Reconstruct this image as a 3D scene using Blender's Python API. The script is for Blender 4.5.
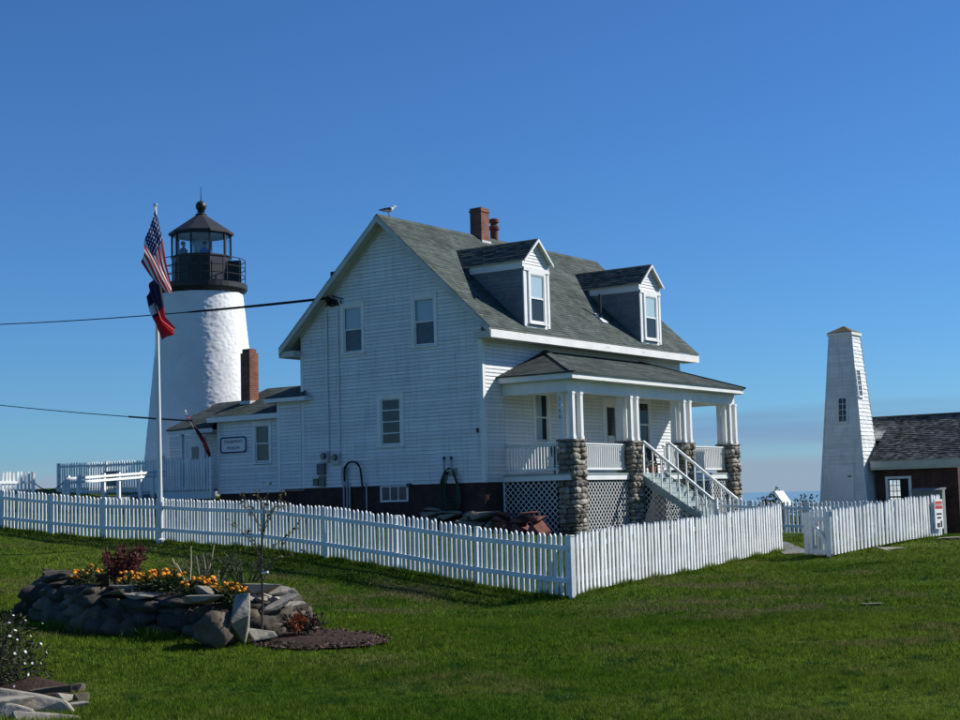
import bpy, bmesh, math, random
import numpy as np
from mathutils import Vector, Matrix, noise

# ------------------------------------------------------------------ camera
scene = bpy.context.scene
for o in list(bpy.data.objects):
    bpy.data.objects.remove(o, do_unlink=True)
CAM = Vector((-40.786, -28.764, -0.548))
YAW, PITCH, ROLL, FPX = 0.95516, 0.09160, 0.02640, 1515.72
fw = Vector((math.sin(YAW)*math.cos(PITCH), math.cos(YAW)*math.cos(PITCH), math.sin(PITCH)))
rt = Vector((math.cos(YAW), -math.sin(YAW), 0))
up = rt.cross(fw)
cr, sr = math.cos(ROLL), math.sin(ROLL)
r2 = cr*rt - sr*up
u2 = sr*rt + cr*up
cam_data = bpy.data.cameras.new('camera')
cam_data.sensor_width = 36.0
cam_data.lens = FPX/960*36.0
cam_data.clip_start = 0.1
cam_data.clip_end = 60000
cam = bpy.data.objects.new('camera', cam_data)
scene.collection.objects.link(cam)
mw = Matrix((( r2.x, u2.x, -fw.x, CAM.x), (r2.y, u2.y, -fw.y, CAM.y), (r2.z, u2.z, -fw.z, CAM.z), (0, 0, 0, 1)))
cam.matrix_world = mw
scene.camera = cam

# ------------------------------------------------------------------ sky and sun
SUN = Vector((1.0, -0.77, 0.95)).normalized()
SUN_EL = math.asin(SUN.z)
SUN_ROT = math.atan2(SUN.x, SUN.y)
world = bpy.data.worlds.new('World')
scene.world = world
world.use_nodes = True
wn = world.node_tree.nodes
wl = world.node_tree.links
wn.clear()
out = wn.new('ShaderNodeOutputWorld')
bg = wn.new('ShaderNodeBackground')
bg.inputs['Strength'].default_value = 0.055
sky = wn.new('ShaderNodeTexSky')
sky.sky_type = 'NISHITA'
sky.sun_disc = False
sky.sun_elevation = SUN_EL
sky.sun_rotation = SUN_ROT
sky.altitude = 10
sky.air_density = 1.0
sky.dust_density = 0.0
sky.ozone_density = 3.0
tint = wn.new('ShaderNodeMix'); tint.data_type = 'RGBA'; tint.blend_type = 'MULTIPLY'
tint.inputs[0].default_value = 1.0
tint.inputs[7].default_value = (0.51, 0.96, 1.52, 1)
wl.new(sky.outputs[0], tint.inputs[6])
# low bank of streaky cloud all round the horizon
tc = wn.new('ShaderNodeTexCoord')
mp = wn.new('ShaderNodeMapping'); mp.inputs['Scale'].default_value = (2.2, 2.2, 60.0)
wl.new(tc.outputs['Generated'], mp.inputs['Vector'])
ns = wn.new('ShaderNodeTexNoise'); ns.inputs['Scale'].default_value = 1.0; ns.inputs['Detail'].default_value = 5; ns.inputs['Roughness'].default_value = 0.5
wl.new(mp.outputs[0], ns.inputs['Vector'])
sx = wn.new('ShaderNodeSeparateXYZ'); wl.new(tc.outputs['Generated'], sx.inputs[0])
# cloud top wanders with a broad noise: threshold on elevation + noise
mp2 = wn.new('ShaderNodeMapping'); mp2.inputs['Scale'].default_value = (2.2, 2.2, 0.0)
wl.new(tc.outputs['Generated'], mp2.inputs['Vector'])
ns2 = wn.new('ShaderNodeTexNoise'); ns2.inputs['Scale'].default_value = 1.0; ns2.inputs['Detail'].default_value = 2
wl.new(mp2.outputs[0], ns2.inputs['Vector'])
def wmath(op, a, b=None, c=None):
    n = wn.new('ShaderNodeMath'); n.operation = op
    for i, s in enumerate((a, b, c)):
        if s is None: continue
        if isinstance(s, (int, float)): n.inputs[i].default_value = s
        else: wl.new(s, n.inputs[i])
    return n.outputs[0]
# the bank stands higher towards one side (out over the sea to the south-east) and thins away on the other
dt = wn.new('ShaderNodeVectorMath'); dt.operation = 'DOT_PRODUCT'; dt.inputs[1].default_value = (0.80, -0.60, 0.0)
wl.new(tc.outputs['Generated'], dt.inputs[0])
top = wmath('MULTIPLY_ADD', dt.outputs['Value'], 0.040, 0.026)
top = wmath('MULTIPLY_ADD', ns2.outputs[0], 0.018, top)
base = wmath('SUBTRACT', top, sx.outputs['Z'])
def rng_(src, a, b, c=0.0, d=1.0):
    m = wn.new('ShaderNodeMapRange'); m.interpolation_type = 'SMOOTHSTEP'; wl.new(src, m.inputs[0])
    for k, v in zip((1, 2, 3, 4), (a, b, c, d)): m.inputs[k].default_value = v
    return m.outputs[0]
band = rng_(base, -0.003, 0.006)
streak = rng_(ns.outputs[0], 0.36, 0.64, 0.30, 0.95)
solid = rng_(sx.outputs['Z'], 0.016, 0.030, 1.0, 0.0)
cf = wmath('MULTIPLY', band, wmath('MAXIMUM', streak, solid))
haze_ = rng_(sx.outputs['Z'], 0.0, 0.05, 0.55, 0.0)
cf = wmath('MAXIMUM', cf, haze_)
cf = wmath('MULTIPLY', cf, 0.92)
ccol = wn.new('ShaderNodeMix'); ccol.data_type = 'RGBA'
wl.new(rng_(sx.outputs['Z'], 0.018, 0.045), ccol.inputs[0])
ccol.inputs[6].default_value = (4.3, 5.6, 7.4, 1); ccol.inputs[7].default_value = (2.6, 4.5, 7.6, 1)
cmix = wn.new('ShaderNodeMix'); cmix.data_type = 'RGBA'
wl.new(ccol.outputs[2], cmix.inputs[7])
wl.new(cf, cmix.inputs[0]); wl.new(tint.outputs[2], cmix.inputs[6])
wl.new(cmix.outputs[2], bg.inputs['Color'])
wl.new(bg.outputs[0], out.inputs['Surface'])

sun_data = bpy.data.lights.new('sun', 'SUN')
sun_data.energy = 5.0
sun_data.angle = math.radians(0.53)
sun_data.color = (1.0, 0.965, 0.90)
sun = bpy.data.objects.new('sun', sun_data)
scene.collection.objects.link(sun)
sun.rotation_euler = SUN.to_track_quat('Z', 'Y').to_euler()

scene.view_settings.view_transform = 'Standard'
scene.view_settings.look = 'None'
scene.view_settings.exposure = 0.35
scene.view_settings.gamma = 1.0
scene.view_settings.use_curve_mapping = False

# ------------------------------------------------------------------ helpers
R = random.Random(7)
Z = Vector((0, 0, 1))
WM = {}
COL = scene.collection

class MB:
    """collects faces; tone = brightness offset per face"""
    def __init__(self):
        self.v = []; self.f = []; self.t = []; self.uv = None
    def face(self, pts, tone=0.0):
        n = len(self.v)
        self.v += [tuple(p) for p in pts]
        self.f.append(tuple(range(n, n+len(pts)))); self.t.append(tone)
    def box(self, a, b, tone=0.0, m=None):
        x0, y0, z0 = a; x1, y1, z1 = b
        n = len(self.v)
        P = [(x0,y0,z0),(x1,y0,z0),(x1,y1,z0),(x0,y1,z0),(x0,y0,z1),(x1,y0,z1),(x1,y1,z1),(x0,y1,z1)]
        if m is not None: P = [tuple(m @ Vector(p)) for p in P]
        self.v += P
        for q in ((0,3,2,1),(4,5,6,7),(0,1,5,4),(1,2,6,5),(2,3,7,6),(3,0,4,7)):
            self.f.append(tuple(n+i for i in q)); self.t.append(tone)
        return self
    def prism(self, poly, d, tone=0.0):
        """poly: list of Vectors, extruded by vector d"""
        n = len(self.v); k = len(poly)
        self.v += [tuple(p) for p in poly] + [tuple(Vector(p)+Vector(d)) for p in poly]
        self.f.append(tuple(range(n+k-1, n-1, -1))); self.t.append(tone)
        self.f.append(tuple(range(n+k, n+2*k))); self.t.append(tone)
        for i in range(k):
            j = (i+1) % k
            self.f.append((n+i, n+j, n+k+j, n+k+i)); self.t.append(tone)
        return self
    def bar(self, a, b, w, h, upv=Z, tone=0.0):
        """box from a to b, w across, h along upv"""
        a = Vector(a); b = Vector(b); d = (b-a).normalized()
        s = d.cross(Vector(upv))
        if s.length < 1e-5: s = d.cross(Vector((1, 0, 0)))
        s.normalize(); u = s.cross(d).normalized()
        s = s*w/2; u = u*h/2
        self.prism([a-s-u, a+s-u, a+s+u, a-s+u], b-a, tone)
        return self
    def tube(self, pts, r, n=8, tone=0.0, cap=True):
        pts = [Vector(p) for p in pts]
        rs = r if isinstance(r, (list, tuple)) else [r]*len(pts)
        rings = []
        ref = Vector((0.13, 0.31, 0.94))
        for i, p in enumerate(pts):
            d = (pts[min(i+1, len(pts)-1)] - pts[max(i-1, 0)]).normalized()
            s = d.cross(ref)
            if s.length < 1e-3: s = d.cross(Vector((1, 0, 0)))
            s.normalize(); u = d.cross(s)
            base = len(self.v)
            for k in range(n):
                a = 2*math.pi*k/n
                self.v.append(tuple(p + (s*math.cos(a)+u*math.sin(a))*rs[i]))
            rings.append(base)
        for i in range(len(rings)-1):
            for k in range(n):
                l = (k+1) % n
                self.f.append((rings[i]+k, rings[i]+l, rings[i+1]+l, rings[i+1]+k)); self.t.append(tone)
        if cap:
            self.f.append(tuple(rings[0]+k for k in range(n-1, -1, -1))); self.t.append(tone)
            self.f.append(tuple(rings[-1]+k for k in range(n))); self.t.append(tone)
        return self
    def lathe(self, prof, c, n=32, a0=0.0, tone=0.0):
        c = Vector(c); base = len(self.v); k = len(prof)
        for j in range(n):
            a = a0 + 2*math.pi*j/n
            for (r, z) in prof:
                self.v.append((c.x+r*math.cos(a), c.y+r*math.sin(a), c.z+z))
        for j in range(n):
            l = (j+1) % n
            for i in range(k-1):
                self.f.append((base+j*k+i, base+l*k+i, base+l*k+i+1, base+j*k+i+1)); self.t.append(tone)
        return self
    def mesh(self, name, mat=None, smooth=False):
        me = bpy.data.meshes.new(name)
        me.from_pydata(self.v, [], self.f)
        if any(self.t):
            at = me.attributes.new('tone', 'FLOAT', 'FACE')
            at.data.foreach_set('value', self.t)
        if mat: me.materials.append(mat)
        if smooth: me.shade_smooth()
        me.update()
        return me

def obj(name, mb, mat=None, parent=None, world=None, kind=None, smooth=False):
    me = mb.mesh(name, mat, smooth) if isinstance(mb, MB) else mb
    o = bpy.data.objects.new(name, me)
    COL.objects.link(o)
    w = world if world is not None else Matrix.Identity(4)
    WM[o.name] = w
    if parent is not None:
        o.parent = parent
        o.matrix_parent_inverse = WM[parent.name].inverted()
    o.matrix_basis = w
    if kind: o['kind'] = kind
    return o

def thing(name, label, cat, loc, group=None):
    o = bpy.data.objects.new(name, None)
    COL.objects.link(o)
    o.empty_display_size = 0.3
    w = Matrix.Translation(Vector(loc))
    o.matrix_basis = w
    WM[o.name] = w
    return tag(o, label, cat, group)

def tag(o, label, cat, group=None):
    o['label'] = label; o['category'] = cat
    if group: o['group'] = group
    return o

# ------------------------------------------------------------------ materials
MATS = {}
def M(name, col, rough=0.6, var=0.12, scale=2.0, bump=0.0, bscale=30.0, spec=0.3, col2=None, ramp=(0.35, 0.65), metal=0.0, stretch=(1, 1, 1), extra=None):
    if name in MATS: return MATS[name]
    m = bpy.data.materials.new(name); m.use_nodes = True
    nt = m.node_tree; n = nt.nodes; l = nt.links
    b = n['Principled BSDF']
    b.inputs['Roughness'].default_value = rough
    b.inputs['Specular IOR Level'].default_value = spec
    b.inputs['Metallic'].default_value = metal
    geo = n.new('ShaderNodeNewGeometry')
    mp = n.new('ShaderNodeMapping'); mp.inputs['Scale'].default_value = stretch
    l.new(geo.outputs['Position'], mp.inputs['Vector'])
    ns = n.new('ShaderNodeTexNoise'); ns.inputs['Scale'].default_value = scale; ns.inputs['Detail'].default_value = 6
    ns.inputs['Roughness'].default_value = 0.62
    l.new(mp.outputs[0], ns.inputs['Vector'])
    mr = n.new('ShaderNodeMapRange'); l.new(ns.outputs[0], mr.inputs[0])
    mr.inputs[1].default_value, mr.inputs[2].default_value = ramp
    mx = n.new('ShaderNodeMix'); mx.data_type = 'RGBA'
    c2 = col2 if col2 else tuple(min(1, c*(1+var)) for c in col)
    c1 = col if col2 else tuple(c*(1-var) for c in col)
    mx.inputs[6].default_value = (*c1, 1); mx.inputs[7].default_value = (*c2, 1)
    l.new(mr.outputs[0], mx.inputs[0])
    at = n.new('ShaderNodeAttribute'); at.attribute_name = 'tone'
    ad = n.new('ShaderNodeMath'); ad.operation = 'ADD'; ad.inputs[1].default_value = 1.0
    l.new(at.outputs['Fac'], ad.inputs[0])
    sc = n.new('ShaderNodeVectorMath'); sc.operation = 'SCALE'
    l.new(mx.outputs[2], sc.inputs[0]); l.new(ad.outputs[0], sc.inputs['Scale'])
    last = sc.outputs[0]
    if extra: last = extra(nt, last, geo, b)
    l.new(last, b.inputs['Base Color'])
    if bump:
        nb = n.new('ShaderNodeTexNoise'); nb.inputs['Scale'].default_value = bscale; nb.inputs['Detail'].default_value = 4
        l.new(geo.outputs['Position'], nb.inputs['Vector'])
        bp = n.new('ShaderNodeBump'); bp.inputs['Strength'].default_value = bump; bp.inputs['Distance'].default_value = 0.02
        l.new(nb.outputs[0], bp.inputs['Height']); l.new(bp.outputs[0], b.inputs['Normal'])
    MATS[name] = m
    return m

def specks(col, scale, lo, hi, stretch=(1, 1, 1)):
    """extra: flecks of another colour with their own shape (peeling, lichen, droppings)"""
    def f(nt, last, geo, b):
        n = nt.nodes; l = nt.links
        mp = n.new('ShaderNodeMapping'); mp.inputs['Scale'].default_value = stretch
        l.new(geo.outputs['Position'], mp.inputs['Vector'])
        ns = n.new('ShaderNodeTexNoise'); ns.inputs['Scale'].default_value = scale; ns.inputs['Detail'].default_value = 8
        ns.inputs['Roughness'].default_value = 0.7
        l.new(mp.outputs[0], ns.inputs['Vector'])
        mr = n.new('ShaderNodeMapRange'); l.new(ns.outputs[0], mr.inputs[0]); mr.inputs[1].default_value = lo; mr.inputs[2].default_value = hi
        mx = n.new('ShaderNodeMix'); mx.data_type = 'RGBA'; mx.inputs[7].default_value = (*col, 1)
        l.new(mr.outputs[0], mx.inputs[0]); l.new(last, mx.inputs[6])
        return mx.outputs[2]
    return f

def brickmat(name, c1, c2, mortar, w=0.21, h=0.07, axis='x', rough=0.85):
    m = bpy.data.materials.new(name); m.use_nodes = True
    nt = m.node_tree; n = nt.nodes; l = nt.links; b = n['Principled BSDF']
    b.inputs['Roughness'].default_value = rough; b.inputs['Specular IOR Level'].default_value = 0.2
    geo = n.new('ShaderNodeNewGeometry'); s = n.new('ShaderNodeSeparateXYZ'); l.new(geo.outputs['Position'], s.inputs[0])
    ad = n.new('ShaderNodeMath'); ad.operation = 'ADD'; l.new(s.outputs['X'], ad.inputs[0]); l.new(s.outputs['Y'], ad.inputs[1])
    cb = n.new('ShaderNodeCombineXYZ'); l.new(ad.outputs[0], cb.inputs[0]); l.new(s.outputs['Z'], cb.inputs[1])
    br = n.new('ShaderNodeTexBrick'); l.new(cb.outputs[0], br.inputs['Vector'])
    br.inputs['Color1'].default_value = (*c1, 1); br.inputs['Color2'].default_value = (*c2, 1); br.inputs['Mortar'].default_value = (*mortar, 1)
    br.inputs['Scale'].default_value = 1.0; br.inputs['Brick Width'].default_value = w; br.inputs['Row Height'].default_value = h
    br.inputs['Mortar Size'].default_value = 0.008; br.inputs['Bias'].default_value = -0.1
    ns = n.new('ShaderNodeTexNoise'); ns.inputs['Scale'].default_value = 3.0; ns.inputs['Detail'].default_value = 5; l.new(geo.outputs['Position'], ns.inputs['Vector'])
    mr = n.new('ShaderNodeMapRange'); l.new(ns.outputs[0], mr.inputs[0]); mr.inputs[1].default_value = .3; mr.inputs[2].default_value = .7; mr.inputs[3].default_value = .7; mr.inputs[4].default_value = 1.2
    sc = n.new('ShaderNodeVectorMath'); sc.operation = 'SCALE'; l.new(br.outputs['Color'], sc.inputs[0]); l.new(mr.outputs[0], sc.inputs['Scale'])
    l.new(sc.outputs[0], b.inputs['Base Color'])
    bp = n.new('ShaderNodeBump'); bp.inputs['Strength'].default_value = 0.6; bp.inputs['Distance'].default_value = 0.01; bp.invert = True
    l.new(br.outputs['Fac'], bp.inputs['Height']); l.new(bp.outputs[0], b.inputs['Normal'])
    MATS[name] = m
    return m

def glassmat(name, tintc=(0.8, 0.9, 0.95), refl=0.12):
    m = bpy.data.materials.new(name); m.use_nodes = True
    nt = m.node_tree; n = nt.nodes; l = nt.links
    n.remove(n['Principled BSDF'])
    tr = n.new('ShaderNodeBsdfTransparent'); tr.inputs[0].default_value = (*tintc, 1)
    gl = n.new('ShaderNodeBsdfGlossy'); gl.inputs['Roughness'].default_value = 0.02
    # Schlick reflectance, the same from either side of the pane
    fr = n.new('ShaderNodeLayerWeight'); fr.inputs[0].default_value = 0.5
    pw = n.new('ShaderNodeMath'); pw.operation = 'POWER'; pw.inputs[1].default_value = 5.0; l.new(fr.outputs['Facing'], pw.inputs[0])
    ad = n.new('ShaderNodeMath'); ad.operation = 'MULTIPLY_ADD'; ad.inputs[1].default_value = 0.92; ad.inputs[2].default_value = 0.05+refl; ad.use_clamp = True
    l.new(pw.outputs[0], ad.inputs[0])
    mx = n.new('ShaderNodeMixShader'); l.new(ad.outputs[0], mx.inputs[0]); l.new(tr.outputs[0], mx.inputs[1]); l.new(gl.outputs[0], mx.inputs[2])
    l.new(mx.outputs[0], n['Material Output'].inputs['Surface'])
    MATS[name] = m
    return m

WHITE = M('white_paint', (0.74, 0.75, 0.73), 0.55, 0.06, 1.5, bump=0.15, bscale=25, extra=specks((0.38, 0.36, 0.32), 9.0, 0.66, 0.74))
SIDING = M('siding_paint', (0.72, 0.73, 0.72), 0.5, 0.07, 0.8, bump=0.1, bscale=18, extra=lambda nt, last, geo, b: specks((0.34, 0.34, 0.30), 1.0, 0.52, 0.90, (7, 7, 0.6))(nt, specks((0.30, 0.29, 0.27), 7.0, 0.70, 0.76, (1, 1, 1))(nt, last, geo, b), geo, b))
PEEL = M('peeling_paint', (0.74, 0.74, 0.71), 0.6, 0.06, 1.5, bump=0.3, bscale=20, extra=specks((0.30, 0.28, 0.24), 2.6, 0.60, 0.70, (1, 1, 2.5)))
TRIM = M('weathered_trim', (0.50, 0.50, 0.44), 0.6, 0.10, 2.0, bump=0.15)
FENCE = M('fence_paint', (0.76, 0.77, 0.75), 0.55, 0.10, 3.0, bump=0.15, bscale=30, extra=lambda nt, last, geo, b: specks((0.50, 0.50, 0.46), 1.0, 0.56, 0.95, (14, 14, 1.2))(nt, specks((0.36, 0.34, 0.29), 9.0, 0.62, 0.72)(nt, last, geo, b), geo, b))
SHINGLE = M('asphalt_shingle', (0.070, 0.086, 0.080), 0.9, 0.30, 1.2, bump=0.5, bscale=60, spec=0.15, stretch=(1, 1, 1))
SHINGLE_OLD = M('lichened_shingle', (0.070, 0.087, 0.079), 0.9, 0.30, 1.2, bump=0.5, bscale=60, spec=0.15, extra=specks((0.42, 0.42, 0.36), 3.2, 0.66, 0.72, (1.0, 2.2, 2.2)))
WOODSH = M('wood_shingle_roof', (0.092, 0.097, 0.094), 0.9, 0.35, 2.0, bump=0.5, bscale=40, spec=0.1)
CHEEK = M('painted_shingle', (0.19, 0.20, 0.205), 0.6, 0.1, 2.0, bump=0.2)
BLACK = M('black_iron', (0.018, 0.019, 0.02), 0.45, 0.2, 3.0, bump=0.1, spec=0.4)
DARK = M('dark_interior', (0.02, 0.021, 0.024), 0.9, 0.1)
CURTAIN = M('curtain', (0.62, 0.62, 0.6), 0.9, 0.08, 4.0)
SHADE = M('window_shade', (0.55, 0.56, 0.56), 0.9, 0.05)
CURTDK = M('dark_curtain', (0.055, 0.055, 0.06), 0.9, 0.3, 5.0)
GLASS = glassmat('window_glass', refl=0.0)
LGLASS = glassmat('lantern_glass', (0.88, 0.94, 0.96), 0.03)
BRICK = brickmat('red_brick', (0.235, 0.080, 0.052), (0.145, 0.050, 0.036), (0.22, 0.18, 0.155))
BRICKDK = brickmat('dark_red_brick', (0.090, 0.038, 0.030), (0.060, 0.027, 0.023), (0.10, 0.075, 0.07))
FOUND = brickmat('foundation_brick', (0.070, 0.032, 0.028), (0.045, 0.022, 0.02), (0.06, 0.048, 0.045))
STONE = [M('stone_%d' % i, c, 0.85, 0.25, 5.0, bump=0.6, bscale=25, spec=0.2) for i, c in enumerate([(0.26, 0.235, 0.19), (0.15, 0.14, 0.125), (0.36, 0.335, 0.28), (0.20, 0.17, 0.13)])]
MORTAR = M('mortar', (0.10, 0.095, 0.085), 0.9, 0.2, 8.0, bump=0.4)
ROCK = [M('rock_%d' % i, c, 0.9, 0.3, 4.0, bump=0.7, bscale=14, spec=0.2, extra=specks((0.20, 0.19, 0.165), 3.5, 0.60, 0.72)) for i, c in enumerate([(0.082, 0.067, 0.050), (0.11, 0.09, 0.064), (0.050, 0.044, 0.036), (0.27, 0.245, 0.20)])]  # pale last tone paints sunlight on slabs and tops; darker ones paint the shade
REDROCK = M('red_sandstone', (0.15, 0.060, 0.048), 0.9, 0.3, 4.0, bump=0.5, bscale=15, spec=0.15)
TANROCK = M('tan_stone', (0.24, 0.21, 0.16), 0.9, 0.3, 4.0, bump=0.5, bscale=15, spec=0.15)
LEAD = M('lead_flashing', (0.55, 0.56, 0.58), 0.5, 0.15, 3.0)
GREYBOX = M('meter_grey', (0.36, 0.38, 0.39), 0.5, 0.1)
HOSE = M('green_hose', (0.022, 0.05, 0.026), 0.5, 0.15)
RUBBER = M('black_rubber', (0.012, 0.012, 0.013), 0.6, 0.1)
STEPM = M('grey_painted_step', (0.30, 0.36, 0.35), 0.6, 0.12, 4.0)
GREYWOOD = M('grey_weathered_wood', (0.20, 0.22, 0.22), 0.8, 0.15, 4.0, bump=0.3, stretch=(1, 1, 8))
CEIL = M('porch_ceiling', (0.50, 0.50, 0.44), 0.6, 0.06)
METAL = M('galvanised', (0.50, 0.51, 0.52), 0.35, 0.1, metal=0.6)
SOIL = M('mulch_soil', (0.040, 0.025, 0.020), 0.95, 0.4, 14.0, bump=0.8, bscale=40, spec=0.1)
BARK = M('bark', (0.055, 0.045, 0.04), 0.9, 0.3, 12.0, bump=0.5)
PATH = M('path_gravel', (0.16, 0.155, 0.15), 0.9, 0.2, 9.0, bump=0.5)

# ------------------------------------------------------------------ ground
CTRL = np.array([
 (-40.8,-28.8,-2.15), (-19.13,-15.18,-2.23), (-17.9,-11.4,-1.93), (-17.0,-8.4,-1.69), (-16.0,-5.0,-1.48), (-14.6,-0.5,-1.36), (-14.6,5.8,-1.0), (-14.6,11.0,-0.75),
 (-20.9,-14.4,-2.40), (-19.8,-10.6,-2.18), (-18.7,-7.4,-1.98), (-17.6,-4.2,-1.76), (-16.3,0.2,-1.58), (-28.3,-12.8,-1.82), (-29.6,-16.3,-1.93), (-27.3,-16.5,-1.97), (-28.4,-18.7,-2.02), (-33.6,-19.5,-2.02),
 (-20.5,-20.9,-2.22), (-14,-14.8,-2.10), (-8.95,-14.43,-1.91), (-9.35,-16.3,-1.90), (-10.4,-16.0,-1.95), (-7.4,-16.64,-1.76), (-5.4,-16.88,-1.72), (-1,-15,-1.85), (2.0,-14.0,-1.96),
 (6,-6.2,-1.75), (6,-12,-1.98), (14,-9.5,-2.35), (15,-6.5,-2.3), (10,-25,-2.3), (-20,-32,-2.3), (-45,-8,-1.8), (-30,10,-1.1), (-28,-3,-1.5),
 (-9,20,-0.3), (5,18,0.1), (-1,14,-0.55), (-0.5,21.5,0.2), (-9.1,11.5,-0.5), (-1.5,7,-1.0), (-1.5,1,-1.5), (0.5,-3.4,-1.85), (6,-6.5,-1.97), (13.5,-3.5,-1.9), (18,6,-1.2),
 (50,30,-1.6), (60,-40,-2.4), (-60,40,-0.8), (0,60,-0.5), (-70,-70,-2.3), (10,-80,-2.4), (-90,-10,-1.8)], float)
def _k(r2):
    return 0.5*r2*np.log(np.maximum(r2, 1e-9))
def _solve():
    P = CTRL[:, :2]; n = len(P)
    d2 = ((P[:, None]-P[None])**2).sum(-1)
    A = np.zeros((n+3, n+3)); A[:n, :n] = _k(d2) + np.eye(n)*2.0
    A[:n, n] = 1; A[:n, n+1:] = P; A[n, :n] = 1; A[n+1:, :n] = P.T
    return np.linalg.solve(A, np.concatenate([CTRL[:, 2], [0, 0, 0]]))
TPS = _solve()
def ground_arr(X, Y):
    X = np.asarray(X, float); Y = np.asarray(Y, float)
    n = len(CTRL); z = TPS[n] + TPS[n+1]*X + TPS[n+2]*Y
    for i in range(n):
        z = z + TPS[i]*_k((X-CTRL[i, 0])**2 + (Y-CTRL[i, 1])**2)
    z = np.clip(z, -3.2, 0.6)
    s = X*0.75 + Y*0.66
    t = np.clip((s-33)/34, 0, 1); t = t*t*(3-2*t)
    return z - 14*t
def gz(x, y):
    return float(ground_arr(np.array([x]), np.array([y]))[0])

def axis(lo, hi, fine, a, b):
    v = [a]; s = fine
    while v[-1] < b: v.append(v[-1]+fine)
    right = []; p = v[-1]; s = fine
    while p < hi: s *= 1.22; p += s; right.append(min(p, hi))
    left = []; p = v[0]; s = fine
    while p > lo: s *= 1.22; p -= s; left.append(max(p, lo))
    return np.array(left[::-1] + v + right)
gx = axis(-900, 160, 0.4, -46, 20); gy = axis(-900, 160, 0.4, -34, 24)
GX, GY = np.meshgrid(gx, gy)
GZ = ground_arr(GX, GY)
GZ = GZ + 0.02*np.sin(GX*1.9+GY*0.7)*np.sin(GY*1.3-GX*0.4)
nx, ny = len(gx), len(gy)
gv = np.stack([GX, GY, GZ], -1).reshape(-1, 3)
ii = np.arange(nx*ny).reshape(ny, nx)
gf = np.stack([ii[:-1, :-1], ii[:-1, 1:], ii[1:, 1:], ii[1:, :-1]], -1).reshape(-1, 4)
gm = bpy.data.meshes.new('lawn'); gm.from_pydata(gv.tolist(), [], gf.tolist()); gm.shade_smooth(); gm.update()

def turf_nodes(nt, geo):
    """colour of the turf from patches of lush, dry and worn grass"""
    n = nt.nodes; l = nt.links
    def noise_(scale, lo, hi, detail=4, off=(0, 0, 0)):
        mp = n.new('ShaderNodeMapping'); mp.inputs['Location'].default_value = off
        l.new(geo.outputs['Position'], mp.inputs['Vector'])
        ns = n.new('ShaderNodeTexNoise'); ns.inputs['Scale'].default_value = scale; ns.inputs['Detail'].default_value = detail
        l.new(mp.outputs[0], ns.inputs['Vector'])
        mr = n.new('ShaderNodeMapRange'); mr.interpolation_type = 'SMOOTHSTEP'; l.new(ns.outputs[0], mr.inputs[0]); mr.inputs[1].default_value = lo; mr.inputs[2].default_value = hi
        return mr.outputs[0]
    def mix(f, a, b):
        mx = n.new('ShaderNodeMix'); mx.data_type = 'RGBA'
        l.new(f, mx.inputs[0])
        for s, v in ((6, a), (7, b)):
            if isinstance(v, tuple): mx.inputs[s].default_value = (*v, 1)
            else: l.new(v, mx.inputs[s])
        return mx.outputs[2]
    c = mix(noise_(0.30, 0.35, 0.65), (0.048, 0.108, 0.006), (0.100, 0.162, 0.012))
    c = mix(noise_(0.11, 0.44, 0.60, 3, (3, 7, 0)), c, (0.145, 0.200, 0.020))
    c = mix(noise_(1.6, 0.40, 0.70), c, (0.098, 0.142, 0.016))
    c = mix(noise_(0.55, 0.56, 0.70, 6, (11, 2, 0)), c, (0.150, 0.150, 0.044))
    c = mix(noise_(2.6, 0.62, 0.70, 3, (1, 12, 0)), c, (0.024, 0.075, 0.014))
    c = mix(noise_(7.0, 0.45, 0.72, 3, (2, 9, 4)), c, (0.020, 0.062, 0.005))
    c = mix(noise_(13.0, 0.60, 0.74, 2, (8, 1, 6)), c, (0.105, 0.160, 0.028))
    # worn patches where people walk
    s = n.new('ShaderNodeSeparateXYZ'); l.new(geo.outputs['Position'], s.inputs[0])
    tot = None
    for (px, py, rad) in ((-19.8, -18.7, 3.2), (-20.5, -11.5, 3.0), (-22.5, -4.5, 4.0), (-16.0, -16.0, 2.0)):
        d = n.new('ShaderNodeVectorMath'); d.operation = 'DISTANCE'; d.inputs[1].default_value = (px, py, -2)
        l.new(geo.outputs['Position'], d.inputs[0])
        mr = n.new('ShaderNodeMapRange'); mr.interpolation_type = 'SMOOTHSTEP'; l.new(d.outputs['Value'], mr.inputs[0]); mr.inputs[1].default_value = rad; mr.inputs[2].default_value = rad*0.3
        if tot is None: tot = mr.outputs[0]
        else:
            a = n.new('ShaderNodeMath'); a.operation = 'MAXIMUM'; l.new(tot, a.inputs[0]); l.new(mr.outputs[0], a.inputs[1]); tot = a.outputs[0]
    mm = n.new('ShaderNodeMath'); mm.operation = 'MULTIPLY'; l.new(tot, mm.inputs[0]); l.new(noise_(1.1, 0.42, 0.62, 6, (5, 3, 1)), mm.inputs[1])
    m2 = n.new('ShaderNodeMath'); m2.operation = 'MULTIPLY'; l.new(mm.outputs[0], m2.inputs[0]); m2.inputs[1].default_value = 0.75
    c = mix(m2.outputs[0], c, (0.15, 0.125, 0.062))
    return c

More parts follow.
